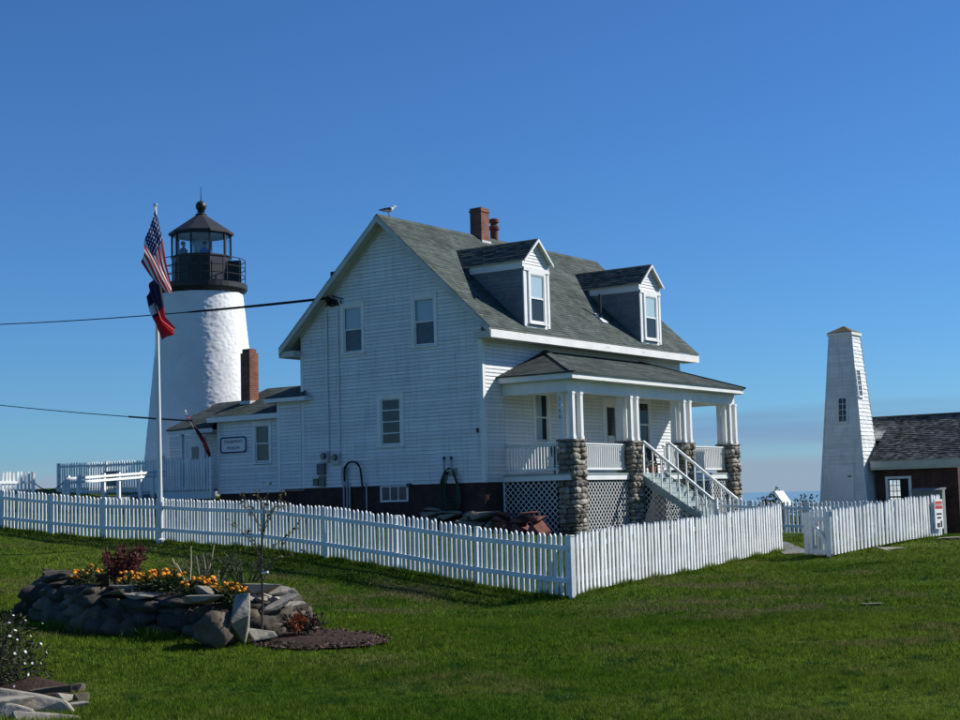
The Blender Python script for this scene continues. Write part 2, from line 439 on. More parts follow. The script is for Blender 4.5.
def turf_mat(name, fine, trans=0.0, dark=1.0):
    m = bpy.data.materials.new(name); m.use_nodes = True
    nt = m.node_tree; n = nt.nodes; l = nt.links; b = n['Principled BSDF']
    b.inputs['Roughness'].default_value = 0.7; b.inputs['Specular IOR Level'].default_value = 0.04
    geo = n.new('ShaderNodeNewGeometry')
    c = turf_nodes(nt, geo)
    at = n.new('ShaderNodeAttribute'); at.attribute_name = 'tone'
    ad = n.new('ShaderNodeMath'); ad.operation = 'ADD'; ad.inputs[1].default_value = dark; l.new(at.outputs['Fac'], ad.inputs[0])
    if fine:
        ns = n.new('ShaderNodeTexNoise'); ns.inputs['Scale'].default_value = 22; ns.inputs['Detail'].default_value = 6; l.new(geo.outputs['Position'], ns.inputs['Vector'])
        mr = n.new('ShaderNodeMapRange'); l.new(ns.outputs[0], mr.inputs[0]); mr.inputs[1].default_value = .3; mr.inputs[2].default_value = .7; mr.inputs[3].default_value = .55; mr.inputs[4].default_value = 1.25
        mu = n.new('ShaderNodeMath'); mu.operation = 'MULTIPLY'; l.new(ad.outputs[0], mu.inputs[0]); l.new(mr.outputs[0], mu.inputs[1]); f = mu.outputs[0]
        bp = n.new('ShaderNodeBump'); bp.inputs['Strength'].default_value = 0.9; bp.inputs['Distance'].default_value = 0.04
        l.new(ns.outputs[0], bp.inputs['Height']); l.new(bp.outputs[0], b.inputs['Normal'])
    else: f = ad.outputs[0]
    sc = n.new('ShaderNodeVectorMath'); sc.operation = 'SCALE'; l.new(c, sc.inputs[0]); l.new(f, sc.inputs['Scale'])
    l.new(sc.outputs[0], b.inputs['Base Color'])
    if trans:
        tl = n.new('ShaderNodeBsdfTranslucent'); l.new(sc.outputs[0], tl.inputs[0])
        mx = n.new('ShaderNodeMixShader'); mx.inputs[0].default_value = trans
        l.new(b.outputs[0], mx.inputs[1]); l.new(tl.outputs[0], mx.inputs[2]); l.new(mx.outputs[0], n['Material Output'].inputs['Surface'])
    return m
gm.materials.append(turf_mat('turf', True, dark=0.62))
lawn = obj('lawn', gm, kind='structure')

# grass blades, denser and finer close to the viewpoint
MC = (-28.62, -18.0); AL = (0.58, -0.815); MA, MBX = 0.70, 0.95
def make_grass():
    rng = np.random.default_rng(3)
    head = YAW
    V = []; T = []
    for r0, r1, n, hgt, wid in ((7.5, 14, 380000, 0.030, 0.006), (14, 22, 420000, 0.034, 0.010), (22, 34, 330000, 0.040, 0.016), (34, 48, 150000, 0.048, 0.025)):
        rr = np.sqrt(rng.uniform(r0*r0, r1*r1, n)); a = head + rng.uniform(-0.52, 0.52, n)
        x = CAM.x + rr*np.sin(a); y = CAM.y + rr*np.cos(a)
        keep = np.ones(n, bool)
        keep &= ~((x > -0.2) & (x < 13.9) & (y > -2.8) & (y < 8.2))
        keep &= ~((x > -29.9) & (x < -27.0) & (y > -18.0) & (y < -12.8) & (rng.random(n) < 0.0))
        # mulch ring and planting bed stay bare
        ex = (x+28.35)*0.9; ey = (y+18.0)
        lx = (x-MC[0])*AL[0]+(y-MC[1])*AL[1]; ly = (x-MC[0])*AL[1]-(y-MC[1])*AL[0]
        keep &= ~((lx/MA)**2 + (ly/MBX)**2 < 0.85+0.35*rng.random(n))
        keep &= ~(((x+28.35)/0.9)**2 + ((y+15.2)/2.0)**2 < 1.0)
        x, y = x[keep], y[keep]; n = len(x)
        z = ground_arr(x, y) + 0.02*np.sin(x*1.9+y*0.7)*np.sin(y*1.3-x*0.4)
        h = hgt*rng.uniform(0.5, 1.35, n)*(0.75+0.5*np.sin(x*1.1+y*.6)**2)
        th = rng.uniform(0, 2*np.pi, n); ln = rng.uniform(0.1, 0.9, n)*h; la = rng.uniform(0, 2*np.pi, n)
        w = wid*rng.uniform(0.7, 1.3, n)
        p0 = np.stack([x-np.cos(th)*w/2, y-np.sin(th)*w/2, z-0.005], -1)
        p1 = np.stack([x+np.cos(th)*w/2, y+np.sin(th)*w/2, z-0.005], -1)
        p2 = np.stack([x+np.cos(la)*ln, y+np.sin(la)*ln, z+h], -1)
        V.append(np.stack([p0, p1, p2], 1).reshape(-1, 3)); T.append(rng.uniform(-0.5, 0.6, n))
    # longer tufts left by the mower along the fences and round the stones
    for (p, q, n) in (((-19.13, -15.18), (-14.62, -0.4), 9000), ((-14.6, -0.4), (-14.6, 8.0), 4500), ((-19.05, -15.16), (-8.95, -14.43), 9000), ((-10.4, -16.0), (-5.4, -16.88), 4500), ((-29.6, -14.6), (-29.65, -16.9), 2500), ((-29.4, -17.0), (-28.7, -17.6), 900)):
        t = rng.random(n); x = p[0]+(q[0]-p[0])*t+rng.normal(0, .055, n); y = p[1]+(q[1]-p[1])*t+rng.normal(0, .055, n)
        z = ground_arr(x, y); h = rng.uniform(.05, .15, n)*(0.5+0.7*np.sin(t*(abs(q[1]-p[1])+abs(q[0]-p[0]))*2.3)**2); th = rng.uniform(0, 6.28, n); la = rng.uniform(0, 6.28, n); ln = h*rng.uniform(.1, .8, n); w = .012
        p0 = np.stack([x-np.cos(th)*w/2, y-np.sin(th)*w/2, z-.01], -1); p1 = np.stack([x+np.cos(th)*w/2, y+np.sin(th)*w/2, z-.01], -1); p2 = np.stack([x+np.cos(la)*ln, y+np.sin(la)*ln, z+h], -1)
        V.append(np.stack([p0, p1, p2], 1).reshape(-1, 3)); T.append(rng.uniform(-.4, .7, n))
    V = np.concatenate(V); T = np.concatenate(T); nf = len(T)
    me = bpy.data.meshes.new('grass')
    me.vertices.add(nf*3); me.vertices.foreach_set('co', V.astype(np.float32).ravel())
    me.loops.add(nf*3); me.loops.foreach_set('vertex_index', np.arange(nf*3, dtype=np.int32))
    me.polygons.add(nf); me.polygons.foreach_set('loop_start', np.arange(0, nf*3, 3, dtype=np.int32))
    me.polygons.foreach_set('loop_total', np.full(nf, 3, np.int32))
    me.update(calc_edges=True)
    at = me.attributes.new('tone', 'FLOAT', 'FACE'); at.data.foreach_set('value', T.astype(np.float32))
    me.materials.append(turf_mat('grass_blades', False, 0.3, 1.0))
    o = obj('grass', me, kind='stuff')
    o['label'] = 'short mown green grass covering the lawn'; o['category'] = 'grass'
make_grass()

# sea
sm = bpy.data.materials.new('sea_water'); sm.use_nodes = True
nt = sm.node_tree; b = nt.nodes['Principled BSDF']
b.inputs['Base Color'].default_value = (0.05, 0.12, 0.22, 1); b.inputs['Roughness'].default_value = 0.12
tcn = nt.nodes.new('ShaderNodeNewGeometry'); wv = nt.nodes.new('ShaderNodeTexNoise'); wv.inputs['Scale'].default_value = 0.5; wv.inputs['Detail'].default_value = 6
nt.links.new(tcn.outputs['Position'], wv.inputs['Vector'])
bp = nt.nodes.new('ShaderNodeBump'); bp.inputs['Strength'].default_value = 0.12; bp.inputs['Distance'].default_value = 0.5
nt.links.new(wv.outputs[0], bp.inputs['Height']); nt.links.new(bp.outputs[0], b.inputs['Normal'])
sea = MB(); S = 30000
sea.face([(-S, -S, -11), (S, -S, -11), (S, S, -11), (-S, S, -11)])
obj('sea', sea, sm, kind='structure')

# paved path through the gate
pm = MB()
pl = [(-9.75, -15.15, 0.30), (-9.2, -14.8, 0.30), (-8.6, -14.45, 0.28), (-5.0, -12.0, 0.4), (0.0, -9.5, 0.5), (4.5, -7.0, 0.6)]
for (a, b_) in zip(pl[:-1], pl[1:]):
    for s in range(5):
        t0, t1 = s/5, (s+1)/5
        d = Vector((b_[0]-a[0], b_[1]-a[1], 0)).normalized(); nrm = Vector((-d.y, d.x, 0))
        q = []
        for t, sg in ((t0, -1), (t1, -1), (t1, 1), (t0, 1)):
            p = Vector((a[0]+(b_[0]-a[0])*t, a[1]+(b_[1]-a[1])*t, 0)); w = a[2]+(b_[2]-a[2])*t
            p = p+nrm*w*sg; q.append((p.x, p.y, gz(p.x, p.y)+0.03))
        pm.face(q)
obj('path', pm, PATH, kind='structure')

# ------------------------------------------------------------------ picket fences
def picket_mesh(name, w, t, h, tip=0.05, tone=0.0):
    mb = MB()
    poly = [Vector((-w/2, -t/2, 0)), Vector((w/2, -t/2, 0)), Vector((w/2, -t/2, h-tip)), Vector((w*0.22, -t/2, h-tip*0.25)), Vector((0, -t/2, h)), Vector((-w*0.22, -t/2, h-tip*0.25)), Vector((-w/2, -t/2, h-tip))]
    mb.prism(poly, (0, t, 0), tone)
    return mb.mesh(name, FENCE)
PM = [picket_mesh('picket', w_, 0.025, h, tone=t_) for (h, w_, t_) in ((1.02, .074, -.02), (1.03, .072, .03), (1.012, .076, -.08), (1.0, .074, -.14), (1.035, .070, .02), (1.02, .078, -.05))]

def fence(label, pts, side, post_every=2.45, pitch=0.148, rail_z=(0.30, 0.84), start_post=True, group='white picket fences around the yard', skip=(), zoff=None, hscale=1.0, post_off=None, meshes=PM, posth=1.04, name='picket_fence', end_post=True):
    """pts: ground polyline (x, y[, z]); rails lie on the 'side' (+1 left of travel, -1 right) of the pickets"""
    P = [Vector((p[0], p[1], p[2] if len(p) > 2 else gz(p[0], p[1]))) for p in pts]
    t = thing(name, label, 'fence', P[0], group)
    fixed = len(pts[0]) > 2
    seg = [(P[i], P[i+1]) for i in range(len(P)-1)]
    po = 0.095 if post_off is None else post_off
    post = MB().box((-0.042, -0.042, -0.25), (0.042, 0.042, posth)).box((-0.048, -0.048, posth), (0.048, 0.048, posth+0.02)).mesh('post', FENCE)
    def put_post(p, ang):
        obj('post', post, None, t, Matrix.Translation(p) @ Matrix.Rotation(ang, 4, 'Z'))
    for (a, b_) in seg:
        L = (b_-a).xy.length; d = Vector(((b_-a).x, (b_-a).y, 0)).normalized(); nr = Vector((-d.y, d.x, 0))
        ang = math.atan2(d.y, d.x)
        zf = (lambda s: a.z+(b_.z-a.z)*s/L) if fixed else (lambda s: gz(a.x+d.x*s, a.y+d.y*s))
        n = max(1, round(L/pitch))
        for i in range(n):
            s = (i+0.5)*L/n
            p = a + d*s; z = zf(s)+0.05
            sc = Matrix.Diagonal((1, 1, hscale*R.uniform(0.994, 1.006), 1))
            m = Matrix.Translation((p.x, p.y, z)) @ Matrix.Rotation(ang, 4, 'Z') @ Matrix.Rotation(R.gauss(0, 0.012), 4, 'Y') @ Matrix.Rotation(R.gauss(0, 0.005), 4, 'X') @ sc
            obj('picket', R.choice(meshes), None, t, m)
        k = max(1, round(L/post_every))
        for i in range(k):
            s0, s1 = i*L/k, (i+1)*L/k
            for rz in rail_z:
                p0 = a+d*s0+nr*side*0.031; p1 = a+d*s1+nr*side*0.031
                p0 = Vector((p0.x, p0.y, zf(s0)+rz*hscale)); p1 = Vector((p1.x, p1.y, zf(s1)+rz*hscale))
                obj('rail', MB().bar(p0, p1, 0.035, 0.085), FENCE, t)
            if i == 0 and a == P[0] and not start_post: continue
            pp = a+d*(s0+0.001)+nr*side*po; put_post(Vector((pp.x, pp.y, zf(s0))), ang)
    if end_post:
        pp = b_+nr*side*po; put_post(Vector((pp.x, pp.y, zf(L))), ang)
    return t

corner = (-19.13, -15.18)
fence('long white picket fence in shade, running from its corner below the porch towards the flagpole', [corner, (-14.62, -0.4), (-14.60, 5.8), (-14.6, 11.5)], 1, post_off=-0.03)
fence('sunlit white picket fence from the near corner to the gate opening', [(-19.05, -15.16), (-14.0, -14.80), (-8.95, -14.43)], 1, pitch=0.15, start_post=False)
def at(px, py, d):
    return CAM + (fw + r2*((px-480)/FPX) - u2*((py-360)/FPX))*d
def atg(px, d):
    q = at(px, 540, d); return (q.x, q.y)
g0 = atg(833, 31.8); g1 = atg(856, 32.6); g2 = atg(903, 34.0); g3 = atg(943, 35.5)
fence('short sunlit white picket fence between the gate and the danger sign', [g0, g1, g2, g3], 1, post_every=2.0, pitch=0.148, hscale=0.93, posth=0.94)
fence('shaded white picket fence along the cliff side in front of the bell tower', [(6.0, -4.6), (6.0, -12.6)], -1, post_every=2.2, rail_z=(0.26, 0.84), post_off=-0.03, pitch=0.142)
fence('sunlit white picket fence ending at the chained gap beside the ramp', [(-16.0, 11.5, -0.34), (-9.14, 11.5, -0.34)], -1, rail_z=(0.3, 0.72), post_every=2.3)

# gate leaf, open, its Z-brace towards the lawn
gp = Vector((*atg(833, 31.8), 0)); gq = Vector((*atg(812, 32.3), 0))
gzb = gz(gp.x, gp.y)
gate = thing('garden_gate', 'white Z-braced picket gate standing open beside the path', 'gate', (gp.x, gp.y, gzb))
d = (gq-gp); Lg = d.length; d.normalize(); nrm = Vector((-d.y, d.x, 0))
if nrm.dot(CAM-gp) < 0: nrm = -nrm
def gpt(s, z, o=0.0): q = gp+d*s+nrm*o; return Vector((q.x, q.y, gzb+z))
for z in (0.12, 0.80): obj('rail', MB().bar(gpt(0, z, 0.04), gpt(Lg, z, 0.04), 0.03, 0.09), FENCE, gate)
for s in (0.035, Lg-0.035): obj('stile', MB().bar(gpt(s, 0.17, 0.045), gpt(s, 0.755, 0.045), 0.07, 0.03, upv=nrm), FENCE, gate)
obj('brace', MB().bar(gpt(0.07, 0.17, 0.042), gpt(Lg-0.07, 0.75, 0.042), 0.026, 0.085), FENCE, gate)
ang = math.atan2(d.y, d.x)
for i in range(5):
    obj('picket', PM[0], None, gate, Matrix.Translation(gpt((i+0.5)*Lg/5, 0.04, 0.0)) @ Matrix.Rotation(ang, 4, 'Z'))
# second, narrow panel seen edge on at the opening
gr = Vector((*atg(804, 32.6), 0))
side = thing('gate_panel', 'narrow shaded board panel closing the side of the open gate', 'gate', (gr.x, gr.y, gz(gr.x, gr.y)))
vw = Vector((fw.x, fw.y, 0)).normalized()
dd = Vector((0, -1, 0)); ww = 0.21
for k in range(2):
    c0 = Vector((gr.x, gr.y, gz(gr.x, gr.y)+0.02)) + dd*(0.055+k*0.105)
    obj('board', MB().box((-0.012, -0.05, 0), (0.012, 0.05, 0.90+0.02*k), m=Matrix.Translation(c0+Vector((0.01*k, 0, 0)))), FENCE, side)
obj('batten', MB().box((-0.03, -0.105, 0.2), (0.03, 0.105, 0.27), m=Matrix.Translation(Vector((gr.x+0.05, gr.y-0.105, gz(gr.x, gr.y))))), FENCE, side)

# ------------------------------------------------------------------ building helpers
class Frame:
    """wall plane: o origin, u along, n outward normal"""
    def __init__(s, o, u, n): s.o = Vector(o); s.u = Vector(u); s.n = Vector(n)
    def p(s, u, z, n=0.0): return s.o + s.u*u + Z*z + s.n*n
    def box(s, mb, u0, u1, z0, z1, n0, n1, tone=0.0):
        mb.prism([s.p(u0, z0, n0), s.p(u1, z0, n0), s.p(u1, z1, n0), s.p(u0, z1, n0)], s.n*(n1-n0), tone)
        return mb

def siding(F, span, z0, z1, holes=(), exp=0.127, out=0.020, rng=R):
    mb = MB(); n = round((z1-z0)/exp); e = (z1-z0)/n
    for i in range(n):
        a, b_ = z0+i*e, z0+(i+1)*e
        zm = (a+b_)/2
        s = span(zm)
        if s[1]-s[0] < 0.02: continue
        iv = [tuple(s)]
        for (h0, h1, hz0, hz1) in holes:
            if hz0 < zm < hz1:
                nv = []
                for (p, q) in iv:
                    if h1 <= p or h0 >= q: nv.append((p, q)); continue
                    if h0 > p: nv.append((p, h0))
                    if h1 < q: nv.append((h1, q))
                iv = nv
        for (p, q) in iv:
            x = p
            while x < q-1e-4:
                y = min(q, x+rng.uniform(2.2, 4.2))
                if q-y < 0.6: y = q
                t = rng.uniform(-0.07, 0.05); oo = out*rng.uniform(0.85, 1.15)
                sa, sb = span(a+0.004), span(b_-0.004)
                xa = max(x, min(sa[0], y)) if x == s[0] else x
                xb = max(x, sb[0]) if x == s[0] else x
                ya = min(y, sa[1]) if y == s[1] else y
                yb = min(y, sb[1]) if y == s[1] else y
                xa = sa[0] if x == s[0] else x; ya = sa[1] if y == s[1] else y
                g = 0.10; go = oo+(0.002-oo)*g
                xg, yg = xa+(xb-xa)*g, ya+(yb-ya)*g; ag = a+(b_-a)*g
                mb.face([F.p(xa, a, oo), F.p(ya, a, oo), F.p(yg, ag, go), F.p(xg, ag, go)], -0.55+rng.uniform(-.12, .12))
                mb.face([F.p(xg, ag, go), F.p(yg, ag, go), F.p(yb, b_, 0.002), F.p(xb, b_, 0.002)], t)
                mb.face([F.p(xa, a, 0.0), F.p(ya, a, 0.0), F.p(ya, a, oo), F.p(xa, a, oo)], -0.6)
                x = y
    return mb

def shingles(o, u, v, n, V, span, exp=0.14, tab=0.30, thick=0.012, rng=R, spread=0.22):
    """courses of tabs on a roof plane: o eave origin, u along eave, v up slope, n normal; span(v)->(u0,u1)"""
    mb = MB(); o = Vector(o); u = Vector(u); v = Vector(v); n = Vector(n)
    k = math.ceil(V/exp)
    for i in range(k):
        a = i*exp; b_ = min(V, a+exp*1.05)
        s = span(min(V, a+exp*0.5))
        if s[1]-s[0] < 0.03: continue
        s0 = span(a); s1 = span(b_)
        x = s[0]-rng.uniform(0, tab); ct = rng.uniform(-0.07, 0.07)
        while x < s[1]:
            y = x+tab*rng.uniform(0.85, 1.15)
            p = max(x, s[0]); q = min(y, s[1])
            pa, pb = (s0[0], s1[0]) if p == s[0] else (p, p)
            qa, qb = (s0[1], s1[1]) if q == s[1] else (q, q)
            if q-p > 0.004:
                t = ct+rng.uniform(-spread, spread); th = thick*rng.uniform(0.75, 1.4); da = rng.uniform(-0.008, 0.006) if i else 0
                A = o+u*pa+v*(a+da)+n*th; B = o+u*(qa-0.004)+v*(a+da)+n*th
                C = o+u*(qb-0.004)+v*b_+n*0.003; D = o+u*pb+v*b_+n*0.003
                mb.face([A, B, C, D], t)
                mb.face([o+u*pa+v*(a+da), o+u*(qa-0.004)+v*(a+da), B, A], t-0.2)
            x = y
    return mb

def window(parent, F, u0, u1, z0, z1, rows=2, cols=1, casing=0.13, shade=None, low=None, depth=0.45, sillout=0.07, casemat=None, sashw=0.045):
    """double hung window: u0..z1 is the glazed opening"""
    cm = casemat or WHITE
    c = MB()
    F.box(c, u0-casing, u0, z0-0.02, z1+casing, -0.03, 0.034); F.box(c, u1, u1+casing, z0-0.02, z1+casing, -0.03, 0.034)
    F.box(c, u0, u1, z1, z1+casing, -0.03, 0.034)
    F.box(c, u0-casing-0.02, u1+casing+0.02, z1+casing, z1+casing+0.035, -0.02, 0.06)
    w = obj('window', c, cm, parent)
    s = MB(); F.box(s, u0-casing-0.02, u1+casing+0.02, z0-0.08, z0-0.022, -0.03, sillout); obj('sill', s, cm, w)
    sm_ = MB(); zm = (z0+z1)/2
    if rows == 2 and cols == 1:
        for (a, b_, n0) in ((z0, zm+0.02, -0.045), (zm-0.02, z1, -0.02)):
            F.box(sm_, u0, u0+sashw, a, b_, n0, n0+0.022); F.box(sm_, u1-sashw, u1, a, b_, n0, n0+0.022)
            F.box(sm_, u0+sashw, u1-sashw, a, a+sashw, n0, n0+0.022); F.box(sm_, u0+sashw, u1-sashw, b_-sashw, b_, n0, n0+0.022)
    else:
        F.box(sm_, u0, u0+sashw, z0, z1, -0.04, -0.015); F.box(sm_, u1-sashw, u1, z0, z1, -0.04, -0.015)
        F.box(sm_, u0+sashw, u1-sashw, z0, z0+sashw, -0.04, -0.015); F.box(sm_, u0+sashw, u1-sashw, z1-sashw, z1, -0.04, -0.015)
        for i in range(1, rows):
            z = z0+(z1-z0)*i/rows; F.box(sm_, u0+sashw, u1-sashw, z-0.018, z+0.018, -0.04, -0.015)
        for i in range(1, cols):
            x = u0+(u1-u0)*i/cols; F.box(sm_, x-0.014, x+0.014, z0+sashw, z1-sashw, -0.038, -0.017)
    obj('sash', sm_, cm, w)
    for i in range(rows):
        for j in range(cols):
            a = z0+(z1-z0)*i/rows; b_ = z0+(z1-z0)*(i+1)/rows; x = u0+(u1-u0)*j/cols; y = u0+(u1-u0)*(j+1)/cols
            nn = (-0.034 if i == 0 else -0.009) if rows == 2 and cols == 1 else -0.028
            g = MB(); g.face([F.p(x+0.01, a+0.01, nn), F.p(y-0.01, a+0.01, nn), F.p(y-0.01, b_-0.01, nn), F.p(x+0.01, b_-0.01, nn)])
            obj('pane', g, GLASS, w)
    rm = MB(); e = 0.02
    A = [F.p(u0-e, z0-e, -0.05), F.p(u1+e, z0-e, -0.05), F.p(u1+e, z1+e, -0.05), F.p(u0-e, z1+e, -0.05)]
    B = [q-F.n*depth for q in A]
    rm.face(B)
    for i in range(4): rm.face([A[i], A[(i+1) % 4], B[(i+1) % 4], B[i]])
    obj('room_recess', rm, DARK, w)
    if shade:
        sh = MB(); F.box(sh, u0+0.02, u1-0.02, z1-(z1-z0)*shade[0], z1, -0.09, -0.08); obj('shade', sh, shade[1], w)
    if low:
        sh = MB()
        k = 10
        for i in range(k):
            x = u0+(u1-u0)*(low[0]+(low[1]-low[0])*i/k); y = u0+(u1-u0)*(low[0]+(low[1]-low[0])*(i+1)/k); o_ = -0.14-0.025*(i % 2)
            sh.face([F.p(x, z0, o_), F.p(y, z0, -0.14-0.025*((i+1) % 2)), F.p(y, z1, -0.14-0.025*((i+1) % 2)), F.p(x, z1, o_)])
        obj('curtain', sh, low[2], w)
    return w

def minus_holes(ws, c=0.06):
    return [(a-c, b-c+2*c, z0-c, z1+c) for (a, b, z0, z1) in ws]

# ------------------------------------------------------------------ keeper's house
HW, HL, HE, HR, OV, EV = 8.0, 13.84, 5.06, 9.37, 0.44, 0.68
SL = (HR-HE)/(HW/2+EV)
WT = HE+EV*SL           # roof plane height above the wall face
house = thing('keepers_house', 'white clapboard keepers house with grey gable roof, two dormers and a stone-pier porch', 'house', (0, 0, -1.5))
FG = Frame((0, HW, 0), (0, -1, 0), (-1, 0, 0))        # gable end: u = HW - y
FF = Frame((0, 0, 0), (1, 0, 0), (0, -1, 0))          # porch front
FR = Frame((HL, 0, 0), (0, 1, 0), (1, 0, 0))          # far gable
FB = Frame((HL, HW, 0), (-1, 0, 0), (0, 1, 0))        # back
def gspan(z):
    if z <= WT-0.10: return (0.0, HW)
    k = (z+0.10-WT)/SL; return (k, HW-k)
gw = [(HW-5.95, HW-5.13, 4.73, 6.33), (HW-2.79, HW-1.94, 4.73, 6.33), (HW-4.34, HW-3.50, 1.40, 2.99)]
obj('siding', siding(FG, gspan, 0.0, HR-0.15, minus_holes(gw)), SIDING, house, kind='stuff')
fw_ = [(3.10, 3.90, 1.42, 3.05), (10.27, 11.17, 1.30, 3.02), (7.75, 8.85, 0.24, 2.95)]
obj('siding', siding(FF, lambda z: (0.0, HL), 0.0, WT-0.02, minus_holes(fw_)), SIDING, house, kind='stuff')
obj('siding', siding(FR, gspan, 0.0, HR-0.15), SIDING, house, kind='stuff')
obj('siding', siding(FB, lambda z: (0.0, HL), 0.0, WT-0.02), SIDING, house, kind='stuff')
# corner boards, water table, frieze
for (x, y, sx_, sy_) in ((0, 0, -1, -1), (0, HW, -1, 1), (HL, 0, 1, -1), (HL, HW, 1, 1)):
    cb = MB().box((min(x, x+sx_*0.024), min(y-sy_*0.12, y+sy_*0.024), 0.0), (max(x, x+sx_*0.024), max(y-sy_*0.12, y+sy_*0.024), 4.80))
    cb.box((min(x+sx_*0.0, x-sx_*0.12), min(y, y+sy_*0.022), 0.001), (max(x+sx_*0.0, x-sx_*0.12), max(y, y+sy_*0.022), 4.79))
    obj('corner_board', cb, WHITE, house)
fd = MB().box((0.03, 0.03, -2.6), (HL-0.03, HW-0.03, 0.02)); obj('foundation', fd, FOUND, house)
# roof
for sgn in (1, -1):
    y0 = -EV if sgn == 1 else HW+EV
    v = Vector((0, sgn*(HW/2+EV), HR-HE)); V = v.length; v.normalize()
    u = Vector((1, 0, 0)); n = u.cross(v) if sgn == 1 else v.cross(u)
    o = Vector((-OV, y0, HE)); Lr = HL+2*OV
    deck = MB(); q = [o-n*0.002, o+u*Lr-n*0.002, o+u*Lr+v*V-n*0.002, o+v*V-n*0.002]
    deck.prism(q, -n*0.06)
    rf = obj('roof', deck, TRIM, house)
    obj('shingle', shingles(o, u, v, n, V, lambda s: (-0.02, Lr+0.02)), SHINGLE_OLD, rf, kind='stuff')
    # eave box, soffit and fascia
    ev = MB()
    ya, yb = (-EV+0.03, 0.0) if sgn == 1 else (HW, HW+EV-0.03)
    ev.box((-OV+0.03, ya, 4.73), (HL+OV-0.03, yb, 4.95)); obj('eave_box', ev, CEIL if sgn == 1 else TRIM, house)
    yf = -EV+0.012 if sgn == 1 else HW+EV-0.012
    obj('fascia', MB().box((-OV+0.01, yf-0.018, 4.72), (HL+OV-0.01, yf+0.018, 4.985)), PEEL, house)
    for X, sg in ((-OV, -1), (HL+OV, 1)):
        rb = MB()
        a = Vector((X, y0+sgn*0.02, HE-0.02)); b_ = Vector((X, HW/2, HR-0.02))
        rb.prism([a+Vector((0, 0, -0.23)), b_+Vector((0, 0, -0.23)), b_, a], Vector((sg*0.03, 0, 0)))
        # frieze board against the wall and the sloping soffit between
        Xw = 0.0 if sg < 0 else HL
        a2 = Vector((Xw+sg*0.002, 0 if sgn == 1 else HW, WT-0.08)); b2 = Vector((Xw+sg*0.002, HW/2, HR-0.10))
        rb.prism([a2+Vector((0, 0, -0.26)), b2+Vector((0, 0, -0.26)), b2, a2], Vector((sg*0.028, 0, 0)))
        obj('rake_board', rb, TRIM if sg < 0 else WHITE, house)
        sf = MB()
        sf.prism([Vector((X, y0+sgn*.04, HE-0.16)), Vector((Xw+sg*0.03, y0+sgn*.04, HE-0.16)), Vector((Xw+sg*0.03, HW/2, HR-0.16)), Vector((X, HW/2, HR-0.16))], Vector((0, 0, 0.02)))
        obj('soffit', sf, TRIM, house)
obj('ridge_cap', MB().prism([Vector((-OV-0.02, HW/2-0.14, HR-0.105)), Vector((-OV-0.02, HW/2, HR+0.035)), Vector((-OV-0.02, HW/2+0.14, HR-0.105)), Vector((-OV-0.02, HW/2, HR+0.0))], (HL+2*OV+0.04, 0, 0)), SHINGLE_OLD, house)
# gable windows
window(house, FG, *gw[0], shade=(0.5, SHADE), low=(0.02, 0.98, CURTDK))
window(house, FG, *gw[1], shade=(0.5, SHADE), low=(0.02, 0.98, CURTDK))
window(house, FG, *gw[2], rows=4, casing=0.17)
window(house, FF, *fw_[0], shade=(0.0001, SHADE), low=(0.05, 0.8, CURTAIN), casing=0.14)
window(house, FF, *fw_[1], low=(0.0, 0.5, CURTAIN), casing=0.14)
# cellar window
cwn = (HW-4.38, HW-3.30, -0.50, -0.05)
cm = MB(); FC = Frame((0.03, HW, 0), (0, -1, 0), (-1, 0, 0))
for (a, b_, c, d_) in ((cwn[0]-.07, cwn[0], cwn[2]-.06, cwn[3]+.04), (cwn[1], cwn[1]+.07, cwn[2]-.06, cwn[3]+.04), (cwn[0], cwn[1], cwn[3], cwn[3]+.04), (cwn[0], cwn[1], cwn[2]-.06, cwn[2])):
    FC.box(cm, a, b_, c, d_, -0.02, 0.03)
cw = obj('cellar_window', cm, WHITE, house)
for i in (1, 2):
    x = cwn[0]+(cwn[1]-cwn[0])*i/3; mbar = MB(); FC.box(mbar, x-0.02, x+0.02, cwn[2], cwn[3], -0.01, 0.022); obj('mullion', mbar, WHITE, cw)
pn = MB(); pn.face([FC.p(cwn[0], cwn[2], 0.006), FC.p(cwn[1], cwn[2], 0.006), FC.p(cwn[1], cwn[3], 0.006), FC.p(cwn[0], cwn[3], 0.006)])
obj('pane', pn, M('dusty_cellar_glass', (0.03, 0.035, 0.045), 0.25, 0.2, spec=0.5), cw)
# front door with glazed upper half
dr = MB(); u0, u1, z0, z1 = fw_[2]
for (a, b_, c, d_) in ((u0-.12, u0, z0, z1+.12), (u1, u1+.12, z0, z1+.12), (u0, u1, z1, z1+.12)): FF.box(dr, a, b_, c, d_, -0.03, 0.036)
door = obj('door', dr, WHITE, house)
lf = MB(); FF.box(lf, u0, u1, z0, z0+1.05, -0.06, -0.012); FF.box(lf, u0, u0+.24, z0+1.05, z1, -0.06, -0.012); FF.box(lf, u1-.24, u1, z0+1.05, z1, -0.06, -0.012); FF.box(lf, u0+.24, u1-.24, z1-.2, z1, -0.06, -0.012)
FF.box(lf, u0+.24, u1-.24, z0+0.2, z0+0.85, -0.012, 0.0)
obj('door_leaf', lf, WHITE, door)
dg = MB(); dg.face([FF.p(u0+.24, z0+1.05, -0.03), FF.p(u1-.24, z0+1.05, -0.03), FF.p(u1-.24, z1-.2, -0.03), FF.p(u0+.24, z1-.2, -0.03)]); obj('pane', dg, GLASS, door)
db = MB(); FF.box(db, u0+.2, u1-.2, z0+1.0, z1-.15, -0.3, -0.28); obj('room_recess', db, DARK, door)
nt_ = MB(); FF.box(nt_, u0+.30, u1-.32, z0+1.15, z0+1.45, -0.026, -0.022); obj('notice', nt_, CURTAIN, door)
